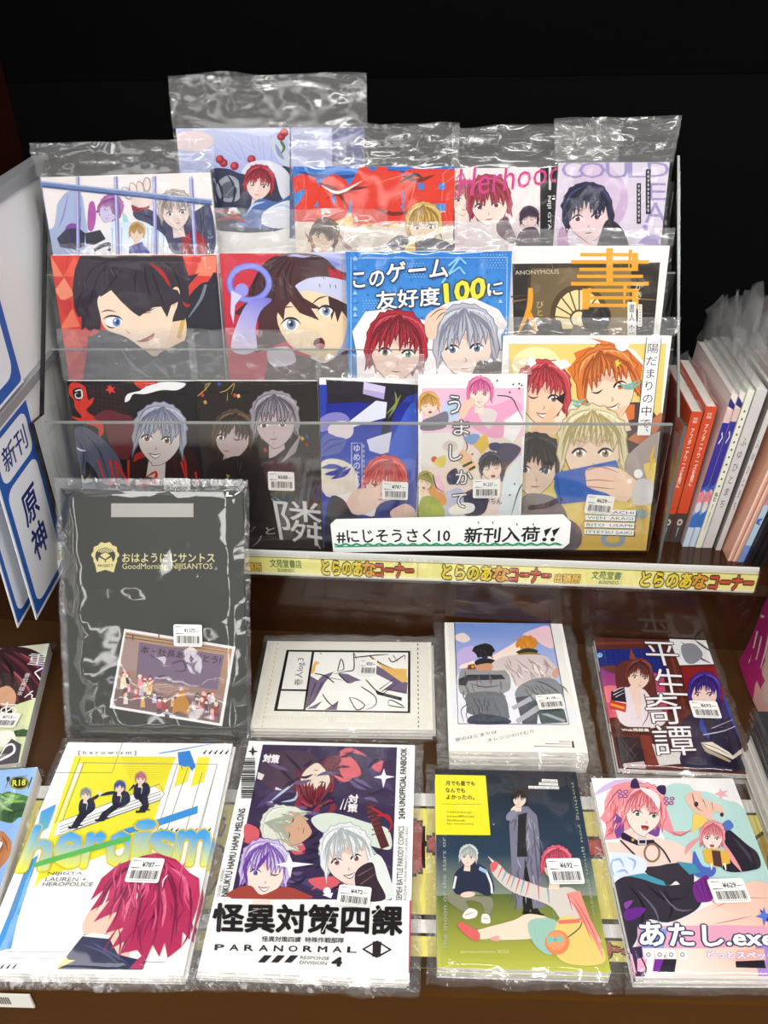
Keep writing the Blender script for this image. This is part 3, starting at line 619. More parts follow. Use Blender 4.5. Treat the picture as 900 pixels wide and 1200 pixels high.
def art_swirl(a):
    a.crop(40, 380, 4.286); a.r('#211d20', 100, 270, 900, 1200)
    for i in range(8): a.l('#5a2226', 2, [270, 310 + i * 20, 450, 330 + i * 22])
    for i in range(9): a.l('#5a2226', 2, [280 + i * 20, 300, 270 + i * 24, 480])
    a.s('#d83a2a', [180, 300, 215, 292, 258, 318, 272, 380, 298, 366, 290, 400, 262, 430, 300, 462, 340, 490, 350, 540, 326, 566, 318, 520, 250, 496, 176, 460, 240, 470, 206, 420, 200, 380, 176, 350])
    a.s('#221d20', [196, 330, 230, 318, 246, 350, 226, 384, 200, 366]); a.l('#f2eeee', 7, [206, 336, 236, 330, 240, 366, 214, 370, 206, 352, 220, 346], 1)
    a.p('#e2412f', [384, 300, 390, 318, 410, 314, 396, 328, 410, 344, 388, 338, 380, 352, 374, 334, 356, 330, 374, 320, 366, 306, 380, 312])
    a.s('#6b2b32', [300, 470, 360, 430, 440, 450, 500, 480, 500, 640, 440, 680, 380, 600, 350, 500])
    a.s('#f3f1f2', [456, 390, 470, 350, 540, 330, 520, 300, 560, 312, 640, 290, 760, 296, 720, 330, 640, 330, 560, 350, 500, 350, 480, 380]); a.s('#d23a2c', [500, 290, 560, 286, 620, 296, 570, 306, 540, 326])
    a.s('#565a70', [186, 560, 230, 512, 300, 540, 380, 610, 430, 680, 446, 760, 420, 850, 360, 850, 310, 740, 262, 690, 256, 760, 222, 762, 196, 700])
    a.ls('#33364a', [[240, 530, 330, 640, 380, 800], [210, 560, 250, 650, 240, 740]], 9, 2); a.ls('#e9ecf4', [[188, 596, 230, 630, 264, 634], [186, 612, 236, 644]], 8, 2); a.ls('#9c2c30', [[220, 545, 250, 560], [280, 560, 310, 570]], 14, 2)
    a.e('#d9c6bc', 232, 778, 16, 24)
    a.s('#35201f', [480, 660, 560, 640, 700, 620, 800, 640, 830, 850, 470, 850])
    a.s('#a9292a', [500, 690, 512, 650, 560, 640, 600, 660, 540, 672]); a.ls('#b02b2c', [[730, 610, 760, 700, 770, 850], [560, 660, 640, 690, 620, 790, 520, 806], [690, 650, 720, 760]], 12, 2)
    a.head(630, 570, 112, .1, '#a9acbd', '#6d7088', '#d4d6e2', '#dcd0cb', '#9a5a3a', 'smile', '', -.3, .05, 33, .1)
    a.t('#d23227', 'UN', [316, 680, 480, 680, 480, 812, 360, 812], -.01); a.l('#d23227', 16, [520, 806, 600, 790, 612, 740, 560, 770], 1); a.ls('#d23227', [[810, 740, 826, 812], [740, 690, 770, 800]], 14, 1)

def art_pair(a):
    a.crop(210, 400, 4.615); a.grad('#26211f', '#3a322c', 60, 210, 780, 760); a.grad('#3a322c', '#262122', 60, 760, 780, 1160)
    for x, y, c in ((125, 290, '#c8392c'), (140, 330, '#c79a3c'), (215, 232, '#3a4a9a'), (300, 292, '#c8392c'), (320, 296, '#d0c48a'), (465, 588, '#c23a2a'), (665, 526, '#c9a33c'), (690, 515, '#3a4a9a'), (560, 690, '#44519a'), (660, 850, '#c9a33c'), (690, 560, '#8a2a22'), (455, 678, '#c9a33c'), (680, 700, '#7a2a26')):
        a.p(c, [x - 10, y - 6, x + 4, y - 12, x + 12, y + 4, x - 2, y + 12])
    a.ls('#c0a658', [[100, 296, 140, 260, 166, 226, 140, 240, 150, 270], [220, 276, 260, 262, 300, 226, 280, 290], [260, 320, 262, 276]], 5, 1)
    a.head(290, 520, 96, .12, '#5d4c3c', '#362b24', '#8f7a62', '#c4b1b0', '#5a4a4a', 'flat', 'r', -.6, .0, 8, .5)
    a.head(520, 440, 110, -.06, '#9c959c', '#5d5862', '#c9c4cc', '#c9b6b8', '#7a3438', 'flat', '', -.3, .05, 19, .3)
    a.s('#2a2425', [150, 700, 240, 640, 330, 620, 420, 680, 440, 800, 440, 1170, 120, 1170]); a.s('#322b2a', [440, 700, 520, 620, 640, 560, 760, 700, 780, 1170, 430, 1170])
    a.p('#9f9399', [550, 660, 600, 580, 660, 500, 630, 600]); a.ls('#171414', [[300, 640, 330, 760, 320, 900], [540, 660, 520, 800, 540, 1000], [230, 660, 210, 800]], 8, 2); a.p('#b59a3c', [252, 716, 276, 726, 262, 740, 278, 764, 256, 742, 262, 734])
    a.ls('#b7a2a0', [[320, 700, 314, 640], [326, 710, 340, 650]], 8, 2)
    a.t('#d9d6d4', '隣', [505, 850, 770, 870, 775, 1110, 545, 1070], .0); a.ls('#d9d6d4', [[736, 980, 745, 1080, 776, 1140]], 6, 1)
    a.t('#cfccca', 'と', [466, 1004, 520, 1000, 520, 1040, 470, 1044], .0); a.ls('#cfccca', [[412, 1000, 388, 1030], [446, 1048, 430, 1080, 392, 1110], [500, 850, 520, 866], [530, 850, 552, 862]], 5, 1)

def art_bluedream(a):
    a.crop(360, 420, 5.456); a.r('#f3f3f5', 60, 100, 780, 1300); a.p('#2a3fae', [64, 168, 730, 168, 690, 1180, 70, 1180])
    a.grad('#1a2590', '#2c4cc0', 120, 280, 700, 700)
    a.s('#3b63d0', [560, 480, 690, 280, 700, 700, 640, 800, 520, 640])
    a.p('#26202c', [120, 136, 736, 170, 730, 220, 640, 240, 560, 330, 520, 480, 470, 500, 500, 300, 320, 280, 130, 290]); a.p('#d9cdee', [362, 150, 500, 180, 490, 262, 356, 226]); a.p('#b9a8de', [362, 196, 494, 222, 490, 262, 356, 226])
    a.ls('#8d9a54', [[560, 210, 570, 290, 520, 380], [600, 230, 560, 300, 500, 360], [540, 250, 590, 290]], 14, 2); a.ls('#4a5a30', [[520, 380, 490, 470], [530, 300, 510, 440]], 18, 2)
    a.p('#e6e9f8', [510, 280, 440, 270, 260, 410, 290, 440, 420, 400, 500, 380]); a.ls('#a9b0d8', [[440, 290, 330, 400], [480, 290, 380, 400], [500, 310, 420, 400]], 6, 2)
    a.s('#8c86cc', [70, 400, 140, 350, 230, 350, 270, 400, 180, 440, 80, 470]); a.s('#e5d8de', [130, 450, 200, 400, 290, 420, 280, 500, 180, 520]); a.l('#3a3048', 6, [160, 450, 210, 494], 2)
    a.s('#5a66b4', [70, 560, 120, 480, 190, 500, 250, 520, 210, 600, 130, 620, 70, 620]); a.ls('#2f3a86', [[80, 580, 150, 520, 240, 520], [90, 610, 160, 560, 230, 540]], 8, 2)
    a.p('#dcdcf0', [380, 520, 440, 500, 540, 470, 520, 600, 470, 612, 400, 590]); a.ls('#9a98c8', [[440, 520, 440, 590], [480, 510, 470, 600]], 6, 2)
    a.s('#eadfce', [70, 700, 150, 640, 280, 680, 330, 800, 280, 860, 120, 880]); a.ls('#3446a0', [[90, 700, 160, 690, 230, 700], [110, 740, 180, 730, 260, 690], [150, 770, 230, 740, 280, 700]], 34, 2)
    a.head(490, 810, 120, .25, '#df5a52', '#ad3a3e', '#f4a79c', '#f2d3c2', '#864', 'flat', 'lr', -.1, .1, 41, .3)
    a.s('#f1d0bd', [250, 880, 340, 830, 440, 850, 440, 960, 330, 1000, 240, 960]); a.p('#f4f1ee', [180, 880, 290, 850, 240, 930, 260, 990, 230, 960]); a.p('#f4f1ee', [360, 1000, 460, 950, 420, 1010])
    a.s('#2a2a38', [140, 900, 230, 900, 300, 1000, 420, 1010, 520, 930, 540, 1030, 140, 1200]); a.s('#1f2f80', [440, 960, 560, 900, 640, 920, 640, 1200, 440, 1200]); a.s('#f1cdbc', [530, 980, 590, 940, 640, 930, 690, 970, 680, 1030, 560, 1030]); a.ls('#b47a68', [[570, 980, 620, 940], [600, 1000, 650, 960]], 6, 2)
    a.box_line('#e8ecfa', 4, 284, 540, 350, 826); a.t('#f4f6fe', 'ゆ\nめ\nの\nよ\nる', (296, 550, 338, 818), -.01); a.ls('#e8ecfa', [[362, y, 362, y + 20] for y in range(552, 830, 32)], 8)

def art_pastel(a):
    a.crop(480, 420, 5.456); a.r('#faf7f3', 40, 100, 800, 1300); a.grad('#f3bfd8', '#f7d3e2', 80, 190, 730, 500); a.p('#f4e2d6', [80, 480, 720, 500, 690, 1240, 64, 1240]); a.p('#f3bfd8', [640, 640, 716, 560, 700, 1020, 640, 1020])
    a.s('#c3d8f0', [210, 300, 300, 250, 340, 330, 280, 400, 220, 380])
    a.head(124, 300, 56, -.1, '#e9b25a', '#a87a34', '#f8dc9c', '#f9dcc8', '#865', 'open', 'lr', .1, .0, 51, .2); a.s('#7d7a86', [80, 400, 150, 370, 240, 340, 230, 440, 80, 460])
    a.s('#f0a8ca', [330, 360, 420, 300, 540, 300, 660, 260, 720, 330, 600, 390, 610, 480, 560, 510, 460, 480]); a.p('#fbf7f6', [610, 400, 700, 330, 730, 420, 660, 540, 600, 500]); a.s('#e4d9d6', [440, 330, 520, 320, 560, 360, 510, 450, 460, 400])
    a.ls('#2a2430', [[560, 236, 650, 250, 690, 320, 724, 388], [340, 480, 370, 560, 352, 600]], 7, 1)
    a.head(450, 224, 70, .05, '#ea7fb0', '#b84a80', '#f9c0d8', '#fbe3d4', '#9a5', 'smile', '', .1, .0, 54, .1)
    a.s('#f4cdb6', [316, 330, 350, 280, 400, 250, 420, 280, 380, 330, 340, 390])
    a.p('#f2efe8', [78, 480, 250, 470, 350, 520, 320, 620, 200, 690, 80, 690]); a.ls('#a9a49c', [[160, 480, 180, 560], [250, 520, 310, 560]], 5, 2); a.e('#e2d3c6', 260, 560, 50, 36); a.e('#d8524c', 158, 644, 20); a.s('#e8d46a', [170, 640, 230, 620, 220, 690, 160, 680])
    a.s('#f4c79e', [310, 610, 360, 590, 420, 680, 400, 720, 340, 690]); a.ls('#26242c', [[340, 690, 400, 660], [380, 712, 420, 690]], 16, 0)
    a.p('#e9c04c', [400, 540, 490, 480, 510, 560, 460, 610]); a.s('#7fa3d4', [344, 510, 410, 480, 450, 500, 400, 550])
    a.p('#e4edf0', [600, 760, 660, 660, 716, 610, 700, 1020, 560, 1020, 590, 860])
    a.s('#4a4460', [560, 560, 640, 540, 710, 570, 690, 620, 620, 700, 590, 790, 570, 700]); a.s('#3a3a6a', [510, 545, 560, 536, 590, 560, 560, 590, 515, 580])
    a.head(524, 700, 66, -.15, '#453f5c', '#241f36', '#756e92', '#fbe0d2', '#7a6', 'open', 'lr', .05, .05, 61, .2)
    a.s('#3a344c', [330, 880, 420, 830, 500, 880, 480, 980, 400, 1010, 330, 980]); a.s('#c8c6e0', [200, 880, 330, 830, 330, 1000, 200, 1000])
    a.s('#2c2a54', [240, 740, 300, 700, 306, 790, 250, 800]); a.s('#eaa45c', [90, 790, 150, 800, 230, 880, 220, 940, 140, 880]); a.s('#a8b458', [70, 900, 150, 880, 220, 960, 200, 1040, 64, 1040]); a.head(96, 790, 46, .3, '#b6ae62', '#7d7636', '#ddd69a', '#f5d9c2', '#666', 'open', 'lr', .2, .0, 66)
    a.s('#f6f3f0', [250, 960, 330, 920, 410, 930, 400, 980, 280, 1000]); a.p('#f9c9d8', [150, 750, 190, 740, 230, 850, 180, 850])
    a.ls('#2a2430', [[720, 800, 690, 860, 650, 1000], [150, 740, 170, 820, 220, 850]], 7, 1)
    for ch, q in (('う', (248, 236, 324, 350)), ('ま', (280, 394, 380, 486)), ('し', (254, 550, 334, 650)), ('か', (296, 712, 398, 800)), ('て', (274, 862, 362, 952))): a.t('#fdfdfd', ch, q, .01, '#4a4450', .05)
    for x, y in ((662, 164), (700, 190), (716, 170), (640, 214), (700, 160), (640, 870), (670, 800), (400, 610), (560, 140)): a.e('#2a2430', x, y, 6, n=8)
    a.t('#2a2430', 'でびちん', (440, 888, 590, 930), .0)

def art_selfie(a):
    a.crop(590, 370, 4.138); a.r('#fbfaf6', -20, 90, 900, 1200); a.p('#efd77c', [26, 136, 790, 136, 745, 700, 690, 1150, 20, 1150]); a.box_line('#cfc8b4', 2, 26, 136, 800, 1140)
    a.e('#f7eeb8', 160, 240, 120, 90); a.p('#f3ead2', [120, 420, 420, 420, 380, 560, 100, 560])
    a.s('#5a4346', [400, 510, 480, 470, 620, 420, 700, 440, 760, 520, 780, 640, 560, 660]); a.p('#dd7a3a', [610, 430, 636, 430, 634, 500, 560, 520]); a.p('#c97a50', [600, 600, 760, 470, 790, 480, 700, 640]); a.s('#b7a9a4', [600, 680, 760, 560, 770, 700, 680, 720, 700, 820, 600, 760]); a.p('#f2c736', [706, 690, 736, 620, 722, 700, 740, 690, 700, 770, 716, 716])
    a.p('#fdfcf8', [440, 100, 520, 120, 640, 170, 690, 240, 640, 300])
    a.p('#e07a2e', [416, 106, 470, 130, 460, 160, 420, 150, 340, 180, 352, 210, 310, 260, 400, 420, 560, 380, 660, 330, 676, 240, 600, 160, 520, 128])
    a.head(510, 345, 128, -.25, '#e0803a', '#a8501e', '#f6bd7c', '#f9ddc2', '#c07838', 'smile', 'l', -.05, -.05, 71, .15)
    a.ls('#7fb9a8', [[560, 330, 600, 340, 660, 310], [570, 350, 620, 350, 670, 320], [400, 400, 360, 420, 320, 400], [420, 420, 370, 440, 330, 424]], 16, 2); a.p('#f7d24a', [540, 220, 560, 210, 556, 226, 574, 222, 548, 250])
    a.p('#f5cda8', [430, 480, 480, 470, 610, 430, 560, 510, 500, 520])
    a.head(190, 390, 112, .08, '#cf4a52', '#962a38', '#f08a88', '#f5d0b2', '#8a6a5a', 'smile', 'l', .1, .0, 75, .3)
    a.p('#f9f4f0', [110, 220, 140, 190, 160, 230, 130, 250]); a.p('#f9f4f0', [230, 220, 300, 210, 330, 240, 280, 262]); a.p('#2b2024', [250, 400, 300, 370, 290, 430])
    a.s('#f1c7a4', [190, 500, 226, 440, 250, 450, 240, 500, 280, 560, 200, 580, 140, 560])
    a.head(150, 740, 110, .05, '#352e33', '#1c171b', '#5f565e', '#e8cdb6', '#6a5a5a', 'flat', '', .1, .05, 81, .2)
    a.s('#8a7f80', [90, 880, 160, 860, 260, 890, 300, 1000, 60, 1000]); a.l('#2c262a', 26, [120, 930, 200, 920, 270, 890], 0)
    a.head(430, 655, 140, .0, '#e6dcb4', '#b2a06a', '#fbf6de', '#f8ddc4', '#a08a5a', 'flat', '', .0, -.15, 85, .0, neck=False)
    a.ls('#8fb2a4', [[350, 560, 340, 620], [400, 560, 410, 640], [500, 570, 510, 630], [540, 580, 560, 640], [570, 600, 580, 650]], 14, 2)
    a.p('#2f66bd', [250, 760, 545, 698, 560, 740, 560, 880, 270, 912, 244, 830]); a.p('#2453a0', [250, 770, 262, 768, 282, 910, 270, 914]); a.e('#1a3266', 278, 890, 9)
    a.s('#f6d3b8', [400, 745, 470, 728, 560, 740, 640, 800, 640, 870, 600, 900, 540, 890, 500, 860, 410, 830, 400, 796])
    a.ls('#b07a60', [[404, 748, 470, 730, 560, 760], [400, 798, 460, 794, 540, 802], [410, 826, 470, 832, 540, 838], [600, 900, 640, 860]], 6, 1); a.e('#fff', 652, 764, 22); a.e('#fff', 610, 800, 12); a.e('#fff', 573, 137, 34); a.s('#d8d6d6', [640, 800, 720, 800, 720, 900, 630, 910])
    a.s('#d8b45a', [380, 1000, 440, 960, 560, 940, 700, 930, 690, 1140, 330, 1140]); a.e('#8fa2b4', 530, 1080, 60, 40); a.e('#d8b45a', 530, 1080, 34, 22); a.s('#6d6268', [70, 990, 200, 970, 330, 990, 380, 1060, 330, 1140, 60, 1140]); a.e('#9aa', 660, 960, 40, 26)
    a.p('#fdfdfb', [694, 104, 764, 104, 712, 578, 644, 578]); a.l('#333', 3, [764, 104, 712, 578], 0); a.l('#333', 3, [694, 104, 644, 578], 0)
    a.t('#2a2626', '陽\nだ\nま\nり\nの\n中\nで', [700, 134, 752, 134, 710, 542, 658, 542], .0, line=1.15); a.ls('#2a2626', [[690, 548, 700, 562]], 7, 1)
    for i, (t, x0, x1, y) in enumerate((('NIBACHI', 450, 640, 936), ('WEN  AKAGI', 396, 636, 964), ('RITO  USAMI', 392, 632, 998), ('ITTETSU SAIKI', 390, 630, 1032))):
        a.p('#2a2a2c', [x0 + 4, y + 6, x1 + 6, y + 12, x1 + 6, y + 36, x0 + 4, y + 28]); a.p('#fbfbf8', [x0, y, x1, y + 5, x1, y + 31, x0, y + 24]); a.t('#222', t, [x0 + 10, y + 6, x1 - 10, y + 11, x1 - 10, y + 25, x0 + 10, y + 19], .01)
# ------------------------------------------------------------------ artwork of the books on the lower shelf
def art_folder(a):
    a.crop(40, 550, 3.214); a.r('#3c3d3a', 60, 40, 860, 1100)
    a.r('#b9b7b0', 290, 128, 600, 180)
    n = 40; sc = [(268 + (50 + 3.5 * math.cos(10 * t)) * math.cos(t), 322 + (47 + 3.5 * math.cos(10 * t)) * math.sin(t)) for t in (2 * math.pi * i / n for i in range(n))]
    a.p('#e8dc9a', sc); a.e('#3c3d3a', 268, 326, 38, 34)
    for i in range(4): a.l('#e8dc9a', 4, [(268 + (34 - i * 7) * math.cos(t), 318 + (32 - i * 7) * math.sin(t)) for t in (math.pi * (1.1 + .08 * k) for k in range(11))], 0)
    for q in ([244, 330, 266, 342, 266, 362, 240, 350], [292, 330, 270, 342, 270, 362, 296, 350], [268, 312, 288, 324, 268, 338, 248, 324]): a.p('#e8dc9a', q)
    a.p('#e8dc9a', [228, 350, 310, 350, 300, 388, 268, 378, 236, 388]); a.t('#3c3d3a', 'PROJECT', (240, 358, 298, 370), .02)
    a.t('#e6dca4', 'おはようにじサントス', (332, 316, 680, 350), .015); a.t('#e6dca4', 'GoodMorning, NIJISANTOS', (332, 354, 672, 382), .0)
    a.p('#f2f0f0', [340, 600, 758, 668, 708, 968, 284, 898]); q = [346, 612, 746, 676, 698, 956, 296, 890]
    a.p(('#c09a78', '#8a6f74', (340, 612), (300, 890)), q); a.p('#7d6a82', [396, 650, 716, 700, 690, 830, 384, 790]); a.p('#a98f8c', [346, 630, 396, 650, 384, 760, 326, 750])
    a.ls('#6d523c', [[342, 632, 744, 692], [344, 620, 746, 682]], 6); a.ls('#5c4438', [[470, 616, 470, 640], [372, 622, 372, 646]], 8)
    a.t('#4d2c46', '本・社長ありがとう!', [404, 664, 706, 706, 700, 734, 400, 690], .02); a.ls('#5a4868', [[520, 730, 560, 722, 570, 756, 530, 760], [440, 700, 470, 720], [600, 740, 640, 760]], 8, 1)
    a.p('#80686a', [308, 820, 700, 880, 698, 956, 296, 890])
    r = random.Random(4); pal = ('#e8dcd0', '#6a4a50', '#d8586a', '#f0a0b0', '#e0b070', '#50505a', '#c8b8d8', '#a84848', '#f2e2c0', '#303038')
    for i in range(44):
        t = r.random(); x = 330 + 370 * t; y = 765 + 62 * t + r.random() * 90 + (40 if .35 < t < .6 else 0) * r.random()
        if y > 905 + 30 * t: y -= 60
        c = r.choice(pal); a.p(r.choice(pal), [x - 9, y + 34, x - 7, y + 8, x + 7, y + 8, x + 9, y + 34]); a.e('#f0d4bc', x, y + 2, 6, 7); a.s(c, [x - 8, y + 2, x - 5, y - 8, x + 5, y - 8, x + 8, y + 2, x, y - 3])
    a.s('#c08840', [520, 914, 536, 860, 566, 852, 586, 880, 580, 920, 550, 910]); a.e('#c08840', 560, 842, 13)
    a.ls('#2a2a30', [[350, 790, 364, 770], [470, 780, 496, 774]], 7)

def art_log(a):
    a.crop(290, 720, 3.75); a.r('#efece0', -40, 100, 860, 540)
    a.ls('#e0bf7e', [[134 - (y - 126) * .19, y, 134 - (y + 10 - 126) * .19, y + 10] for y in range(126, 494, 20)], 8)
    a.ls('#3d3848', [[748 + (y - 126) * .01, y, 748 + (y + 10 - 126) * .01, y + 10] for y in range(128, 494, 20)], 8)
    a.ls('#b9b4a8', [[x, 450, x + 9, 450] for x in range(16, 810, 16)] + [[x, 458, x + 9, 458] for x in range(16, 810, 16)], 2)
    a.p('#1a181c', [172, 156, 716, 160, 716, 434, 116, 424]); a.p('#f6f4ee', [182, 164, 288, 165, 272, 330, 150, 328]); a.p('#f6f4ee', [148, 336, 266, 338, 252, 418, 132, 416])
    a.p('#fbfaf5', [294, 166, 706, 168, 704, 426, 254, 420])
    a.t('#3a3840', '巻人log.3', [204, 312, 216, 192, 256, 192, 246, 312], .0)
    a.p('#7b6a84', [276, 270, 310, 290, 330, 268, 380, 252, 340, 300, 296, 380, 256, 414]); a.p('#7b6a84', [400, 258, 440, 262, 500, 290, 440, 300, 410, 276]); a.p('#7b6a84', [340, 420, 400, 380, 392, 420]); a.p('#7b6a84', [560, 220, 704, 300, 700, 350, 600, 330, 640, 300, 566, 262]); a.p('#7b6a84', [260, 416, 330, 380, 300, 414])
    a.p('#efc070', [540, 180, 600, 222, 640, 238, 700, 240, 700, 296, 680, 300, 600, 244]); a.e('#efc070', 690, 284, 14); a.s('#efc070', [286, 230, 300, 205, 296, 250, 280, 262]); a.p('#efc070', [298, 205, 318, 212, 300, 226])
    a.ls('#1d1b20', [[466, 168, 468, 240, 440, 250, 380, 262], [396, 250, 412, 195, 424, 240, 396, 250], [296, 260, 340, 270, 380, 300, 360, 280, 420, 290], [330, 350, 350, 380, 380, 404, 400, 380], [448, 366, 480, 420, 516, 400, 480, 372, 448, 366], [500, 318, 560, 360, 562, 400, 520, 420], [520, 286, 560, 330, 580, 340], [470, 190, 560, 180, 620, 176], [536, 182, 566, 206, 640, 240], [620, 190, 640, 210, 690, 180, 690, 200], [640, 180, 660, 210], [580, 330, 650, 280], [590, 340, 660, 290], [600, 346, 670, 296], [470, 172, 480, 200], [400, 262, 440, 300, 470, 296], [300, 300, 260, 410], [330, 300, 270, 410], [600, 330, 690, 340], [620, 400, 690, 410, 640, 380, 620, 380, 620, 400]], 5, 1)
    a.p('#2c2a30', [562, 336, 680, 366, 676, 380, 570, 352]); a.l('#55525a', 8, [600, 352, 660, 366], 0); a.l('#1a181c', 9, [288, 164, 250, 420], 0); a.ls('#1d1b20', [[320, 172, 328, 176]], 6)

def art_sunset(a):
    a.crop(490, 710, 4.09); a.r('#f4f2ec', 100, 60, 860, 740); q = [174, 82, 634, 84, 722, 570, 192, 566]
    a.p(('#6f94dc', '#e6e0f0', (380, 90), (400, 520)), q)
    a.s('#f6e2da', [180, 140, 220, 130, 250, 160, 220, 176, 180, 162]); a.s('#f3cfd6', [500, 140, 560, 110, 630, 100, 650, 200, 600, 190, 560, 160]); a.s('#fbe6d8', [440, 190, 500, 160, 560, 200, 480, 240, 400, 260, 340, 280, 200, 300, 230, 270, 330, 250]); a.s('#c9b6e6', [190, 220, 270, 190, 300, 240, 200, 280]); a.s('#eeeef6', [190, 330, 300, 300, 500, 330, 720, 480, 720, 570, 192, 566]); a.ls('#ffffff', [[270, 92, 340, 96], [380, 160, 384, 164], [430, 180, 470, 170], [200, 232, 210, 232]], 7, 2)
    a.p('#262428', [258, 216, 268, 196, 282, 190, 300, 184, 322, 179, 342, 184, 356, 193, 370, 216, 358, 226, 354, 246, 338, 240, 320, 260, 304, 245, 286, 250, 277, 230]); a.s('#2c2b30', [270, 270, 310, 250, 366, 260, 370, 280, 300, 300])
    a.s('#9d9a9e', [196, 330, 220, 300, 300, 290, 400, 300, 440, 340, 440, 400, 410, 420, 410, 440, 230, 430, 196, 400]); a.p('#3c3b40', [194, 352, 240, 330, 400, 330, 420, 352, 240, 360, 230, 384, 194, 380]); a.s('#6c7078', [240, 420, 400, 420, 436, 520, 420, 540, 250, 520, 232, 480]); a.s('#353c50', [250, 530, 330, 520, 430, 540, 430, 566, 250, 566]); a.ls('#54575e', [[240, 370, 320, 390, 400, 380], [250, 430, 300, 470, 310, 520], [360, 430, 370, 480, 400, 520]], 6, 2); a.ls('#4a5060', [[240, 470, 206, 500, 220, 560], [260, 480, 230, 520, 250, 560]], 5, 1)
    a.folds('#6a6c72', 210, 310, 400, 420, 16, 6, 1.3, 3); a.folds('#43474f', 250, 430, 400, 530, 14, 6, 1.4, 4)
    a.p('#6fae6c', [484, 190, 560, 188, 556, 216, 496, 218]); a.p('#d98a2e', [466, 192, 474, 165, 484, 152, 498, 152, 508, 140, 524, 146, 540, 141, 548, 151, 562, 155, 576, 182, 567, 188, 573, 200, 556, 197, 551, 210, 538, 201, 522, 212, 507, 201, 494, 211, 488, 197, 474, 202]); a.ls('#e9a748', [[510, 150, 490, 190], [530, 148, 530, 196], [545, 154, 560, 186]], 7, 2)
    a.s('#3a3430', [470, 222, 520, 204, 572, 214, 560, 230, 500, 232]); a.s('#8c7a34', [476, 232, 540, 222, 590, 236, 560, 250, 500, 244])
    a.s('#d9cac8', [350, 280, 400, 248, 470, 236, 590, 236, 640, 270, 676, 320, 640, 350, 560, 350, 480, 390, 440, 330, 420, 310, 356, 310]); a.ls('#b09c9c', [[460, 250, 520, 300, 560, 346], [600, 250, 620, 300, 600, 340], [420, 260, 440, 300, 480, 330], [520, 250, 570, 290, 590, 340]], 7, 2)
    a.folds('#a89494', 400, 250, 620, 340, 18, 6, .9, 5); a.folds('#f0e6e4', 420, 250, 620, 330, 10, 6, .7, 6)
    a.s('#d59a78', [270, 290, 330, 276, 356, 284, 350, 306, 290, 310]); a.p('#7b3a2a', [240, 284, 270, 278, 276, 304, 236, 306]); a.e('#d5a23c', 262, 292, 8); a.s('#d8a890', [640, 330, 660, 300, 676, 320, 660, 348])
    a.s('#8b8d94', [480, 390, 560, 350, 650, 352, 690, 400, 690, 460, 640, 470, 560, 430, 470, 440]); a.p('#50565e', [466, 440, 540, 430, 580, 470, 570, 566, 500, 566]); a.p('#495a58', [560, 470, 640, 470, 700, 500, 716, 560, 590, 566]); a.p('#b4b4bc', [446, 486, 560, 420, 580, 440, 460, 500]); a.p('#b4b4bc', [466, 548, 580, 470, 600, 490, 480, 566]); a.p('#a6a8b2', [590, 520, 620, 516, 706, 548, 700, 560]); a.ls('#3c4048', [[540, 380, 560, 420, 620, 440], [560, 360, 620, 380, 690, 430], [470, 490, 460, 500], [490, 556, 480, 564]], 6, 2)
    a.folds('#5f636c', 490, 370, 680, 450, 14, 6, .8, 7); a.folds('#e9a03c', 480, 150, 560, 190, 12, 6, 1.2, 8, .3); a.folds('#4a4850', 268, 190, 360, 245, 8, 5, 1.3, 9, .3)
    a.l('#3c3a40', 4, [174, 82, 192, 566, 724, 570, 632, 84], 0, False)
    a.t('#5f5c60', '夜のはじまりは', [176, 636, 376, 596, 378, 612, 180, 654], -.01); a.t('#5f5c60', 'オレンジのけむり', [330, 640, 552, 594, 556, 610, 334, 654], -.01)
    a.ls('#8a878a', [[676, 652, 732, 653], [610, 662, 734, 665], [556, 674, 736, 678]], 5); a.p('#2a2a2c', [736, 650, 744, 650, 750, 682, 740, 682])

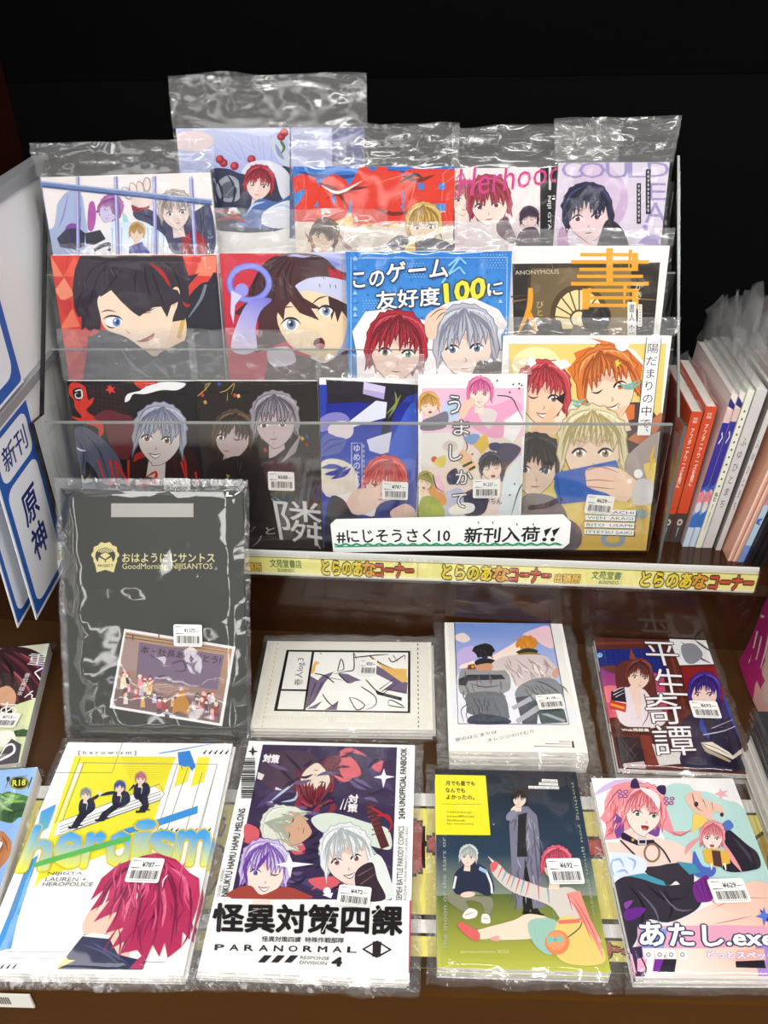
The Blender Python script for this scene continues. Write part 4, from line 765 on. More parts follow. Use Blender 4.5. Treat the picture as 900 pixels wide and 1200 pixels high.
def art_tale(a):
    a.crop(670, 730, 3.913); a.p('#5c2a24', [60, 60, 900, 60, 900, 760, 60, 760]); a.ls('#7a3a2c', [[90, 95, 440, 90], [440, 80, 520, 400]], 20)
    a.p('#1e2a7a', [94, 122, 420, 118, 440, 240, 110, 250]); a.e('#8fc0ee', 129, 148, 12)
    for i in range(8):
        for j in range(14): a.e('#33419a', 104 + j * 24 + i * 2, 132 + i * 14, 3, n=6)
    a.p(('#7a3a8a', '#d8566a', (120, 210), (180, 400)), [104, 204, 250, 210, 420, 240, 440, 420, 170, 440]); a.e('#e87a86', 180, 330, 60, 40)
    a.p('#eeeeee', [444, 74, 628, 70, 668, 192, 494, 198]); a.ls('#55555c', [[500, 90, 540, 130, 530, 190], [560, 80, 600, 110, 660, 150], [520, 100, 580, 160, 640, 190], [480, 120, 520, 170], [600, 80, 620, 100]], 9, 2); a.s('#8b8d96', [500, 110, 560, 100, 600, 150, 560, 190, 520, 180])
    a.p('#8a1f22', [500, 206, 680, 200, 790, 420, 700, 420, 540, 400]); a.ls('#6d1518', [[600, 210, 640, 240], [690, 260, 740, 330], [660, 240, 680, 300]], 14, 2)
    a.p('#8b4a3c', [262, 170, 270, 120, 296, 172]); a.p('#6a3a34', [120, 206, 200, 196, 210, 240, 170, 230])
    a.s('#63302c', [200, 220, 240, 178, 310, 180, 370, 230, 390, 330, 400, 420, 350, 380, 220, 330]); a.head(306, 250, 52, .12, '#7b3f38', '#4a2020', '#b0706a', '#f3d3c0', '#9a6a3a', 'flat', '', .3, .0, 91, .5)
    a.s('#e9dde2', [200, 320, 260, 300, 290, 310, 330, 310, 370, 360, 420, 420, 420, 470, 330, 490, 220, 460]); a.p('#2b2430', [180, 320, 240, 300, 250, 370, 180, 360]); a.ls('#d9d2da', [[190, 320, 230, 300], [190, 335, 240, 310], [200, 345, 240, 325]], 6); a.p('#c43c28', [174, 360, 250, 376, 246, 416, 176, 396]); a.p('#e9a03a', [176, 372, 240, 390, 240, 402, 178, 384])
    a.s('#f1d3c4', [262, 300, 300, 288, 318, 340, 312, 430, 300, 440, 280, 360]); a.ls('#7a3a4a', [[330, 330, 350, 420, 320, 480]], 6, 1)
    a.p('#4c2018', [180, 480, 360, 484, 362, 512, 192, 508]); a.t('#f3ead8', 'Web再録集', [226, 488, 352, 490, 354, 504, 230, 502], .03)
    a.p('#2a2228', [196, 528, 310, 530, 340, 676, 232, 684]); a.ls('#d6c2c6', [[210, 540, 280, 640], [230, 540, 300, 630], [290, 560, 220, 650], [250, 540, 260, 680], [300, 600, 240, 680]], 5, 2); a.p('#c9b2b4', [236, 650, 330, 640, 340, 676, 236, 682])
    a.p('#7a3424', [310, 520, 360, 520, 400, 670, 344, 676]); a.p('#d8d6cf', [366, 560, 500, 600, 510, 650, 400, 660]); a.ls('#444', [[400, 600, 420, 640], [440, 600, 430, 650], [460, 610, 490, 640], [380, 580, 420, 590]], 7, 2)
    a.s('#2a2440', [500, 470, 560, 420, 680, 400, 760, 460, 800, 600, 790, 680, 520, 664, 500, 580]); a.s('#3a2a5a', [620, 360, 690, 360, 720, 440, 640, 440])
    a.head(606, 330, 62, .02, '#4a2f92', '#28185a', '#7f6ad0', '#f0d3c6', '#c07040', 'flat', '', -.1, -.05, 95, .6)
    a.ls('#35469a', [[688, 330, 720, 400, 760, 500, 770, 530], [590, 440, 600, 490, 630, 540]], 26, 2); a.ls('#c9c2cc', [[600, 520, 700, 500, 780, 464], [640, 490, 760, 440]], 5, 1)
    a.s('#1e1a30', [640, 620, 700, 600, 790, 640, 790, 680, 660, 660]); a.p('#efe6d6', [590, 556, 640, 552, 720, 600, 736, 616, 780, 580, 800, 590, 736, 632, 700, 616, 620, 580]); a.p('#b9a88a', [590, 560, 620, 584, 700, 622, 730, 640, 720, 646, 610, 596]); a.ls('#8a7a5a', [[600, 560, 660, 580, 720, 612]], 4, 1)
    for ch, q in (('平', [324, 92, 470, 96, 502, 204, 352, 200]), ('生', [372, 214, 502, 220, 530, 340, 392, 336]), ('奇', [326, 336, 484, 330, 516, 470, 352, 474]), ('譚', [362, 476, 540, 474, 574, 612, 384, 616])): a.t('#f7f4f4', ch, q, .0, '#4a3038', .028)

def art_hero(a):
    a.crop(0, 850, 3.103); a.r('#fbfbf8', -200, 40, 900, 960)
    a.p('#f3e936', [272, 112, 636, 114, 540, 408, 150, 560, 120, 600, 200, 330]); a.p('#fbfbf8', [286, 140, 300, 140, 210, 400, 196, 400]); a.p('#f3e936', [300, 140, 640, 116, 560, 300, 214, 352])
    a.ls('#c9be2a', [[440 + i * 3, 116 + i * 7, 640 - i * 3, 116 + i * 7] for i in range(12)], 2)
    for x0 in (640, 700): a.p('#f3e936', [x0 + 20, 116, x0 + 64, 116, x0 + 40, 206, x0 - 6, 224])
    a.p('#3b97e2', [440, 380, 560, 346, 720, 292, 718, 320, 560, 372, 440, 400]); a.p('#3b97e2', [100, 500, 140, 470, 66, 700, 40, 812, 0, 820, -40, 860, 30, 690])
    a.ls('#8a8a86', [[300, 136, 790, 142, 700, 460], [306, 136, 212, 390], [292, 118, 200, 360], [646, 140, 560, 420], [688, 140, 604, 390], [736, 170, 676, 380], [790, 142, 728, 380], [176, 172, 408, 172, 460, 20], [30, 700, 110, 500], [70, 600, 6, 844, 600, 862], [16, 822, 320, 826]], 2.5, 0, False)
    a.ls('#b9b9b4', [[40 + 18 * i, 790 - 0 * i, 240 - 0 * i, 604 + 14 * i] for i in range(0)] + [[20 - i * 3 + 50, 690 + i * 11, 236 - i * 6, 604 + i * 14] for i in range(16)], 2)
    a.ls('#1e1e22', [[740 + i * 20, 104, 752 + i * 20, 90] for i in range(6)] + [[576 + i * 21, 386, 588 + i * 21, 374] for i in range(4)], 9); a.ls('#a02a38', [[686, 386, 698, 374], [708, 386, 720, 374]], 9); a.ls('#1e1e22', [[736, 386, 748, 374], [756, 386, 768, 374], [2, 886, 18, 866], [24, 886, 40, 866], [46, 886, 62, 866]], 10)
    a.ls('#3b97e2', [[578, 102, 640, 92, 700, 80, 780, 66]], 4, 1); a.p('#3a86d8', [646, 98, 690, 92, 712, 150, 700, 164, 686, 146, 676, 152, 650, 144]); a.ls('#1f4f9a', [[660, 150, 664, 162], [690, 150, 700, 168]], 5)
    a.p('#fdfdfb', [210, 386, 214, 352, 560, 222, 600, 250, 580, 272, 212, 404]); a.ls('#77757c', [[214, 352, 580, 214, 598, 250, 580, 272, 208, 402]] + [[216, 356 + k, 584, 226 + k] for k in (14, 24, 36, 46)], 2.5, 0, False)
    def sitter(x, y, hair, hd, s_, lean):
        a.s('#23253c', [x - 26 * s_, y + 40, x - 16 * s_, y + 8, x + 24 * s_, y + 6, x + 34 * s_, y + 40, x + 10, y + 62, x - 18, y + 64]); a.p('#1c1e30', [x - 20, y + 50, x + 24, y + 44, x + 4 + lean, y + 92, x - 10 + lean, y + 112, x - 34 + lean, y + 108, x - 20 + lean, y + 84]); a.ls('#14151f', [[x - 44 + lean, y + 110, x - 10 + lean, y + 112], [x - 10 + lean, y + 100, x + 8 + lean, y + 104]], 12, 1)
        a.ls('#e9e9f2', [[x + 6, y + 20, x + 2, y + 46]], 4); a.head(x, y - 8, 17, .1, hair, hd, '#eee', '#f5dcc8', '#567', 'smile', '', 0, .0, int(x), .1)
    sitter(312, 262, '#a9aea2', '#6f746a', 1, -20); a.ls('#2a2c44', [[330, 272, 350, 262, 362, 250]], 12, 1); a.e('#f3d8c6', 364, 248, 8)
    sitter(436, 236, '#4a5aa0', '#2a3468', 1.1, -46); a.ls('#23253c', [[420, 246, 390, 250, 366, 258]], 12, 1); sitter(512, 206, '#d98a96', '#a35868', 1, 26); a.ls('#2a2438', [[490, 220, 470, 240]], 12, 1)
    Q = [72, 384, 768, 384, 752, 510, 60, 534]
    for ch, q in (('h', [130, 372, 206, 372, 170, 526, 66, 532]), ('e', [212, 396, 302, 396, 290, 516, 196, 518]), ('r', [322, 398, 384, 396, 352, 514, 296, 516]), ('o', [400, 394, 488, 394, 470, 512, 384, 514]), ('i', [508, 352, 560, 352, 520, 510, 480, 510]), ('s', [552, 392, 636, 392, 640, 508, 540, 510]), ('m', [654, 390, 768, 388, 752, 508, 626, 508])):
        if ch == 'h': a.p(('#3b9be8', '#9fd860', (150, 290), (110, 520)), [150, 316, 204, 290, 178, 372, 134, 400])
        a.t('#4aa6ea', ch, q, .03, '#d8c82e', .02, shade='#f1ee3a')
    a.p('#5cb85a', [120, 508, 160, 492, 480, 400, 470, 424, 300, 470, 130, 520])
    a.t('#55534e', '[ h e r o w i s m ]', (286, 96, 496, 112), 0)
    for t, y, x0, x1 in (('NIJIGTA', 536, 172, 298), ('LAUREN +', 556, 164, 312), ('HEROPOLICE', 574, 154, 336)): a.t('#4a4846', t, [x0 + 6, y, x1 + 6, y, x1, y + 14, x0, y + 14], 0)
    a.s('#f3c9b4', [396, 590, 470, 520, 480, 700, 440, 760, 470, 850, 400, 860, 306, 760, 320, 690]); a.p('#2a3050', [206, 890, 262, 820, 306, 764, 392, 762, 410, 800, 430, 836, 480, 850, 530, 860, 520, 892]); a.p('#f6f5f0', [296, 770, 340, 758, 400, 766, 396, 780]); a.p('#e2d48a', [204, 892, 240, 842, 250, 856, 276, 858]); a.ls('#4f5880', [[300, 800, 380, 830, 440, 880], [330, 790, 400, 830, 470, 870]], 7, 2)
    a.p('#b72f5c', [520, 478, 570, 468, 640, 490, 690, 540, 724, 560, 728, 640, 700, 720, 690, 784, 664, 752, 660, 810, 610, 850, 600, 790, 580, 846, 556, 800, 530, 860, 500, 820, 440, 834, 470, 780, 404, 818, 450, 740, 384, 760, 430, 680, 380, 700, 340, 720, 400, 640, 328, 680, 380, 600, 330, 640, 370, 560, 430, 510])
    a.p('#c63a68', [480, 500, 560, 474, 660, 510, 720, 570, 700, 640, 640, 560, 560, 520, 500, 560, 440, 620, 380, 640])
    a.ls('#7d1c44', [[570, 480, 640, 600, 620, 820], [560, 480, 580, 620, 560, 800], [550, 480, 520, 620, 480, 800], [600, 490, 690, 600, 690, 760], [540, 480, 460, 600, 410, 740], [530, 480, 420, 560, 350, 680], [590, 500, 640, 640, 640, 780]], 10, 2); a.ls('#e4708f', [[620, 520, 670, 560, 690, 640], [500, 560, 470, 640, 450, 720], [590, 560, 600, 660, 590, 740]], 14, 2); a.ls('#fbe9ec', [[512, 520, 506, 580, 494, 656], [400, 600, 380, 650, 350, 690]], 6, 2)
    a.folds('#8c2450', 420, 500, 700, 740, 34, 7, 1.75, 11, .5); a.folds('#dc5a84', 440, 490, 700, 660, 20, 7, 1.7, 12, .4); a.folds('#fdfafa', 500, 490, 640, 560, 5, 5, 1.8, 13, .4)
    a.p('#b5386a', [496, 860, 530, 830, 520, 890, 470, 890])

def art_division(a):
    a.crop(210, 850, 3.103); a.r('#fdfdfb', 40, 40, 860, 940); q = [304, 70, 792, 80, 772, 636, 188, 630]
    a.p('#3c2f50', q)
    a.ls('#51426c', [[300, 180, 420, 150, 480, 80], [560, 320, 640, 360, 770, 380], [280, 300, 360, 250, 420, 240], [640, 440, 700, 480, 770, 520], [420, 560, 500, 580, 560, 620], [680, 110, 720, 180, 780, 240]], 34, 2)
    a.s('#4d3a4c', [296, 160, 330, 96, 480, 100, 500, 170, 420, 230, 350, 240, 300, 200]); a.ls('#2b1f30', [[340, 110, 380, 170, 420, 210], [380, 100, 430, 150, 460, 180], [440, 110, 470, 140]], 12, 2); a.p('#eadfdc', [286, 170, 310, 180, 300, 200, 284, 194])
    for l in ([[590, 100, 640, 130, 660, 180, 600, 190, 580, 150], [240, 360, 290, 380, 280, 430, 240, 420], [400, 440, 440, 420, 460, 460, 420, 470], [470, 560, 520, 600, 560, 590, 600, 550], [700, 150, 740, 130, 730, 170]]): a.s('#d8606a', l)
    a.ls('#d8606a', [[580, 100, 620, 90, 680, 110], [230, 420, 300, 440, 330, 430], [480, 600, 540, 570, 610, 620], [560, 180, 600, 200, 640, 180]], 16, 2)
    a.s('#6a2a3a', [500, 150, 560, 110, 590, 130, 540, 180]); a.s('#5a3040', [440, 170, 470, 150, 540, 160, 560, 200, 450, 230])
    # upside-down head at the top
    a.head(494, 210, 58, math.pi + .1, '#8a2f3e', '#541a28', '#c26a72', '#e9d9c6', '#456', 'flat', 'lr', .0, .05, 101, .1, neck=False); a.ls('#8a2f3e', [[450, 250, 430, 290, 460, 300], [540, 260, 560, 300, 540, 320], [490, 270, 500, 310, 480, 320]], 22, 2)
    a.ls('#b9c6de', [[420, 210, 380, 240, 330, 280], [370, 280, 420, 270, 430, 240]], 9, 2); a.ls('#d9d6e6', [[322, 284, 340, 280], [350, 230, 372, 236]], 14, 1)
    a.folds('#6a5a80', 310, 90, 700, 600, 26, 14, .2, 21, .16); a.folds('#2a1f3a', 310, 90, 700, 600, 34, 10, -.4, 22, .14)
    a.s('#d9e4d8', [480, 340, 560, 320, 700, 360, 760, 380, 770, 450, 700, 440, 600, 400, 520, 390]); a.p('#b9cfc0', [520, 390, 600, 380, 680, 420, 720, 470, 690, 470, 600, 410])
    a.p('#5c2a30', [676, 292, 704, 284, 764, 440, 734, 452]); a.ls('#7f4a44', [[684, 300 + k * 18, 716, 290 + k * 18] for k in range(3)] + [[700, 346 + k * 18, 732, 336 + k * 18] for k in range(4)], 6); a.ls('#b52c34', [[700, 300, 770, 350, 760, 390], [720, 330, 760, 330, 776, 370]], 9, 1)
    a.head(400, 376, 66, -1.35, '#dfe3d4', '#a3ab98', '#f8f9f2', '#d2a98c', '#566', 'flat', 'lr', .1, .05, 105, .4, neck=False)
    a.head(610, 486, 80, -.2, '#e8ebea', '#aab2b4', '#ffffff', '#f2ddd2', '#b04a48', 'smile', '', -.1, -.05, 111, .2); a.s('#e6eae6', [640, 560, 720, 470, 768, 560, 768, 634, 640, 634]); a.s('#3a2c36', [640, 540, 700, 500, 720, 560, 750, 634, 660, 634]); a.ls('#7a5a5c', [[650, 550, 704, 520], [660, 580, 716, 540]], 7)
    a.head(310, 536, 76, .1, '#cbbfe0', '#7a55a8', '#f3eefa', '#f5dfd2', '#7a55a8', 'smile', 'r', .1, .0, 115, .35); a.ls('#6d3fa0', [[270, 470, 240, 520, 250, 580], [330, 460, 300, 500, 280, 530]], 15, 2); a.s('#a2453c', [200, 600, 260, 586, 300, 620, 380, 590, 450, 610, 470, 634, 190, 630])
    a.p('#f7f4fa', [400, 470, 412, 500, 490, 508, 412, 520, 404, 560, 392, 520, 350, 510, 390, 500]); a.p('#f7f4fa', [744, 160, 752, 184, 784, 190, 752, 198, 742, 232, 736, 198, 706, 192, 736, 184]); a.e('#f7f4fa', 538, 606, 14); a.p('#f7f4fa', [520, 620, 560, 612, 552, 632])
    a.t('#efecef', '対\n策', [618, 256, 652, 256, 646, 320, 612, 318], .04); a.ls('#efecef', [[586, 310, 600, 270], [600, 310, 614, 268]], 7); a.t('#efecef', '対策', [310, 108, 366, 112, 360, 142, 304, 136], .06)
    # margins
    a.barcode(226, 122, 276, 268, 22, True, '#2a2a2a'); a.p('#1a1a1a', [268, 78, 273, 94, 288, 98, 273, 102, 268, 118, 263, 102, 250, 98, 263, 94])
    a.t('#1c1c1e', 'NIKUKYU HAMU HAMU MELONS', [152, 626, 218, 306, 242, 306, 176, 626], .02); a.t('#6a6a6c', 'GUSARI / AWENO', [136, 626, 156, 524, 168, 524, 148, 626], 0)
    a.t('#1c1c1e', '2434 UNOFFICIAL FANBOOK', [798, 344, 806, 86, 828, 86, 820, 344], .02); a.t('#2c2c2e', 'SEME4 BATTLE PARODY COMICS', [788, 640, 798, 370, 818, 370, 810, 640], .01); a.t('#6a6a6c', 'KUZUHA / FUWA MINATO / LAUREN / ROU', [816, 640, 824, 372, 832, 372, 826, 640], 0)
    a.t('#1b1718', '怪異対策四課', [128, 652, 812, 662, 808, 766, 122, 752], .034); a.ls('#fdfdfb', [[230, 690, 300, 670], [520, 756, 560, 680], [700, 700, 740, 660]], 3)
    a.t('#2a2628', '怪異対策四課  特殊作戦部隊', [302, 770, 600, 776, 598, 796, 300, 790], .015)
    for i, ch in enumerate('PARANORMAL'): x = 132 + i * 53.5; a.t('#2a2628', ch, [x, 800 + i, x + 32, 800.5 + i, x + 30, 822 + i, x - 2, 821 + i], .02)
    a.p('#2a2628', [664, 818, 720, 786, 774, 820, 718, 850]); a.p('#fdfdfb', [676, 818, 720, 792, 762, 820, 718, 843]); a.p('#2a2628', [704, 790, 736, 791, 732, 846, 702, 845])
    [a.p('#2a2628', [x + 24, 840, x + 52, 841, x + 26, 867, x, 866]) for x in (286, 334, 382)]; a.t('#3a3638', 'RESPONSE', [442, 842, 548, 846, 546, 858, 440, 854], .01); a.t('#3a3638', 'DIVISION', [440, 860, 538, 864, 536, 876, 438, 872], .01); a.t('#2a2628', '4', [558, 848, 592, 849, 588, 880, 556, 879], .05)
    a.p('#c22f5c', [838, 640, 846, 640, 842, 905, 834, 905])

def art_night(a):
    a.crop(480, 880, 3.4615); a.r('#232833', 80, 40, 900, 960)
    a.p(('#22252c', '#2d4258', (400, 80), (400, 420)), [90, 60, 860, 60, 860, 440, 90, 440]); a.p(('#2d4258', '#8f9a86', (400, 420), (400, 590)), [90, 420, 860, 420, 860, 600, 90, 600])
    a.p(('#5d6a38', '#c9cb4e', (400, 590), (420, 900)), [90, 588, 400, 580, 860, 590, 860, 960, 90, 960])
    a.r('#f4ea2c', 102, 96, 0, 0) if 0 else a.p('#f4ea2c', [102, 96, 308, 100, 328, 342, 106, 340])
    for t, x0, x1, y in (('月でも星でも', 146, 264, 122), ('なんでも', 146, 224, 150), ('よかったの。', 148, 262, 178)): a.t('#33321c', t, [x0, y, x1, y + 2, x1 + 1, y + 20, x0 + 1, y + 18], .03)
    a.l('#a8a02c', 2, [130, 215, 292, 217]); 
    for t, x1, y in (('nijisanji', 250, 244), ('unofficial', 260, 260), ('fanbook', 226, 276), ('by umaniwa', 260, 291)): a.t('#4a4828', t, [152, y, x1, y + 2, x1, y + 11, 152, y + 9], 0)
    for i, (t, x0, x1) in enumerate((('Wave roll', 536, 600), ('asaki to yoru', 524, 602), ('no hoshi akari', 482, 606))): y = 114 + i * 14; a.p('#f4f3ee', [x0, y, x1, y + 3, x1, y + 14, x0, y + 11]); a.t('#333', t, [x0 + 5, y + 3, x1 - 5, y + 5, x1 - 5, y + 12, x0 + 5, y + 9], 0)
    a.t('#aab3a8', 'the moon or the stars or', [134, 800, 130, 350, 146, 350, 154, 800], -.01); a.t('#a3ac92', 'nothing you pinon gustato', [668, 130, 756, 668, 740, 668, 652, 130], -.01)
    # standing figure in a long coat
    a.p('#26241f', [436, 420, 490, 420, 520, 640, 540, 670, 500, 670, 490, 640, 480, 670, 456, 660, 462, 640]); a.p('#7f7e92', [404, 300, 410, 260, 440, 226, 480, 226, 516, 262, 526, 340, 530, 480, 550, 636, 500, 640, 486, 520, 468, 430, 456, 640, 436, 640, 414, 480])
    a.folds('#5f5e72', 410, 250, 525, 600, 22, 6, 1.5, 41, .25); a.folds('#a9a8b8', 410, 260, 525, 600, 12, 5, 1.5, 42, .25)
    a.p('#2b2a2c', [440, 260, 476, 250, 470, 340, 478, 430, 436, 430]); a.s('#efd9c8', [410, 240, 430, 222, 440, 240, 424, 256]); a.ls('#58576a', [[404, 300, 430, 280, 420, 340], [500, 270, 510, 400, 530, 620], [430, 460, 440, 620], [520, 300, 500, 360]], 6, 2); a.e('#8d8ba2', 412, 262, 26, 16, -.8)
    a.head(446, 196, 28, .1, '#2a2526', '#141112', '#5a5052', '#ecd6c6', '#555', 'flat', '', -.3, .05, 121, .3)
    a.ls('#141416', [[470, 660, 500, 656], [512, 668, 546, 664]], 14, 1)
    # crouching figure in a track jacket
    a.s('#8a8a72', [150, 600, 200, 570, 270, 590, 330, 596, 338, 640, 310, 670, 290, 620, 230, 610, 240, 640, 210, 650]); a.s('#2a3148', [176, 560, 184, 500, 220, 466, 270, 456, 320, 490, 344, 560, 320, 590, 260, 570, 200, 586]); a.ls('#e9eaee', [[310, 490, 330, 540, 334, 580], [188, 510, 178, 560]], 9, 0); a.p('#9fc0de', [284, 470, 316, 486, 310, 500, 280, 484]); a.e('#efd3c0', 236, 584, 30, 12, -.1)
    a.s('#ecebe2', [214, 670, 240, 640, 274, 650, 268, 676, 230, 684]); a.s('#ecebe2', [290, 690, 296, 664, 322, 668, 326, 700, 296, 700]); a.ls('#a9a28c', [[226, 668, 258, 656], [300, 680, 320, 684]], 6, 1)
    a.head(238, 432, 32, .1, '#cfd6d4', '#93a09e', '#f4f7f5', '#f2dac8', '#579', 'flat', '', -.15, .0, 125, .1)
    # seated figure pointing
    a.p('#f0dcc8', [316, 428, 346, 452, 340, 464]); a.s('#d9d2c8', [326, 470, 346, 452, 372, 470, 400, 500, 470, 530, 560, 560, 650, 556, 700, 600, 690, 680, 620, 690, 580, 640, 520, 610, 420, 576, 350, 520]); a.ls('#e2657a', [[346, 456, 336, 490], [376, 474, 356, 520], [410, 506, 392, 548], [446, 520, 430, 574], [484, 534, 472, 590], [522, 548, 524, 606], [640, 580, 660, 650]], 9, 1); a.ls('#8fa8bc', [[392, 492, 372, 534], [426, 512, 410, 560], [464, 528, 450, 582], [560, 562, 566, 620]], 12, 1); a.s('#e06a6e', [326, 470, 344, 450, 360, 462, 340, 494])
    a.s('#f2dcc6', [250, 742, 300, 722, 420, 690, 480, 664, 560, 680, 540, 720, 400, 740, 300, 768]); a.s('#f2dcc6', [330, 760, 440, 730, 520, 720, 520, 760, 380, 770]); a.s('#df6a66', [194, 710, 210, 696, 240, 712, 280, 736, 282, 770, 256, 770, 220, 742]); a.s('#f0a9a0', [330, 760, 360, 752, 362, 774, 330, 770])
    a.s('#9fc8b8', [480, 700, 540, 680, 600, 700, 600, 800, 560, 830, 500, 780]); a.ls('#5f8f84', [[500, 700, 520, 790], [540, 690, 550, 820]], 5, 2); a.s('#e8cf7a', [600, 690, 680, 680, 760, 760, 790, 860, 660, 870, 590, 820]); a.ls('#c9a84e', [[640, 700, 680, 840], [690, 700, 750, 850]], 6, 2); a.p('#e57a6a', [600, 690, 690, 684, 690, 700, 606, 706]); a.ls('#7fae94', [[580, 640, 590, 690]], 40, 2)
    a.e('#e98a5c', 598, 780, 50, 50); a.e('#f0a070', 594, 774, 38, 38); a.p('#7fc8c0', [556, 750, 588, 766, 620, 752, 620, 782, 590, 772, 560, 786]); a.e('#6ab4ac', 590, 768, 8); a.l('#4a4a3a', 5, [640, 760, 690, 720, 700, 680], 1)
    a.p('#f0968a', [640, 580, 690, 570, 730, 680, 770, 760, 788, 850, 740, 760, 690, 680]); a.ls('#d86a6a', [[660, 590, 720, 690, 770, 800], [640, 600, 690, 660, 740, 780]], 6, 2)
    a.head(594, 470, 52, .1, '#e2667a', '#a83a52', '#f8a8b2', '#f6dcca', '#765', 'flat', '', -.7, .05, 131, .3)
    for x in (300, 520, 340, 700): a.e('#e9ecdf', x, 200 + x * .3, 2.5, n=6)
    a.t('#e3e2a0', 'semisummoon 2025', (206, 812, 402, 824), -.01)

def art_pinkhair(a):
    a.crop(670, 890, 3.913); a.r('#fdf6f4', 60, 60, 1200, 1200); a.s('#bfe2dd', [420, 150, 470, 110, 560, 120, 640, 150, 760, 200, 830, 270, 900, 330, 920, 620, 700, 600, 520, 500, 400, 300])
    a.s('#f6f4f4', [540, 95, 620, 90, 740, 110, 760, 190, 690, 180, 630, 150, 560, 140]); a.ls('#d9c2ea', [[90, 170, 200, 110, 330, 100], [100, 200, 180, 160]], 30, 2); a.p('#f0b4bc', [650, 160, 676, 148, 680, 130, 692, 148, 716, 140, 702, 158, 720, 172, 692, 168, 684, 186, 674, 166])
    a.ls('#7fb4b0', [[460 + 26 * i, 166 + 8 * (i % 3), 466 + 26 * i, 166 + 8 * (i % 3)] for i in range(0)] + [[750 + 8 * i, 280 + 26 * i, 754 + 8 * i, 290 + 26 * i] for i in range(8)], 4)
    a.p('#ef9aa2', [150, 190, 190, 120, 240, 104, 320, 104, 400, 150, 440, 240, 470, 330, 560, 330, 470, 350, 420, 320, 420, 250, 240, 330, 250, 360, 150, 370, 160, 300, 128, 270, 150, 240]); a.p('#7a4a9a', [196, 240, 240, 280, 240, 352, 206, 362, 186, 300]); a.p('#7a4a9a', [380, 300, 412, 290, 400, 350, 350, 372, 340, 352])
    a.s('#f8d8cc', [240, 330, 320, 330, 400, 360, 480, 380, 540, 420, 560, 470, 500, 560, 360, 520, 200, 470, 150, 420, 160, 380, 230, 380]); a.head(330, 246, 84, .12, '#f2a3a8', '#c8606e', '#fdd3d2', '#fbe4da', '#4f8a5c', 'open', '', .35, .0, 141, .35, neck=True)
    a.folds('#d9707c', 160, 150, 236, 330, 16, 6, 1.9, 34, .25); a.folds('#fbcaca', 165, 130, 236, 300, 10, 6, 1.9, 35, .22)
    a.ls('#fdeaea', [[310, 130, 380, 170, 400, 230]], 34, 2); a.ls('#c8606e', [[150, 240, 190, 170, 230, 130], [160, 300, 200, 250, 200, 200], [150, 360, 190, 320, 190, 260], [450, 330, 500, 350, 550, 320]], 7, 2)
    a.s('#3a2a52', [270, 130, 276, 96, 298, 90, 312, 130, 300, 134]); a.s('#3a2a52', [388, 134, 404, 120, 430, 124, 430, 160, 410, 160])
    for x, y in ((234, 158), (446, 190)): 
        for dx, dy in ((-14, -8), (14, -8), (-10, 12), (10, 12)): a.e('#6a3a7a', x + dx, y + dy, 12, 9, n=10); a.e('#e9a2c8', x + dx, y + dy, 8, 5, n=10)
    a.p('#2c2240', [228, 340, 240, 336, 300, 372, 378, 370, 376, 394, 300, 396, 228, 366]); a.e('#c9a84e', 280, 370, 7); n = 20
    a.l('#8a7a5a', 9, [(368 + 34 * math.cos(t), 430 + 40 * math.sin(t)) for t in (2 * math.pi * i / n for i in range(n + 1))], 0); a.box_line('#d8d0d0', 8, 306, 362, 340, 390)
    a.s('#3a3440', [330, 500, 400, 490, 450, 480, 540, 480, 560, 560, 520, 600, 480, 560, 440, 580, 360, 540]); a.ls('#3a3440', [[222, 372, 260, 410, 290, 440], [376, 380, 420, 420, 452, 474]], 8, 0)
    a.s('#dfeaf6', [158, 440, 200, 428, 280, 436, 340, 470, 330, 520, 230, 540, 190, 580, 176, 540]); a.ls('#9fb8e2', [[180, 470, 220, 460, 240, 500], [250, 450, 290, 470, 280, 510], [200, 520, 240, 510, 260, 530], [190, 450, 180, 500, 200, 540]], 12, 2); a.ls('#f3d0e2', [[300, 470, 330, 480], [230, 480, 260, 490]], 12, 2)
    a.p('#4a9ab0', [260, 536, 330, 524, 420, 560, 440, 590, 340, 560]); a.s('#4f6cc0', [560, 420, 600, 490, 660, 500, 640, 540, 560, 530]); a.p('#4a9ab0', [480, 470, 560, 480, 590, 520, 540, 530])
    a.s('#35303c', [186, 590, 240, 540, 320, 550, 420, 580, 540, 570, 590, 560, 600, 640, 560, 700, 440, 750, 340, 740, 280, 860, 230, 860, 220, 700]); a.ls('#1f1b26', [[260, 580, 330, 680, 300, 800], [420, 590, 460, 680, 440, 740], [340, 570, 420, 640, 520, 640]], 12, 2); a.ls('#6a6674', [[400, 600, 480, 690, 560, 690], [300, 600, 380, 690, 400, 760]], 9, 2)
    a.s('#7a2f8a', [556, 580, 600, 540, 626, 540, 650, 640, 590, 658, 566, 640]); a.ls('#4f1a60', [[570, 580, 600, 650], [590, 560, 616, 650], [606, 548, 632, 640]], 5, 1); a.s('#6a2a8a', [240, 700, 300, 680, 340, 690, 300, 730, 250, 740]); a.s('#8a46a8', [240, 660, 280, 650, 250, 690])
    a.p(('#fbe6da', '#f3c2ae', (500, 700), (860, 660)), [480, 752, 600, 690, 660, 660, 840, 620, 930, 640, 940, 1040, 470, 1040]); a.s('#f6cdbb', [640, 650, 760, 580, 860, 560, 920, 590, 920, 660, 800, 720]); a.ls('#c8826e', [[640, 690, 760, 640, 900, 640], [640, 760, 740, 740, 830, 720]], 5, 2)
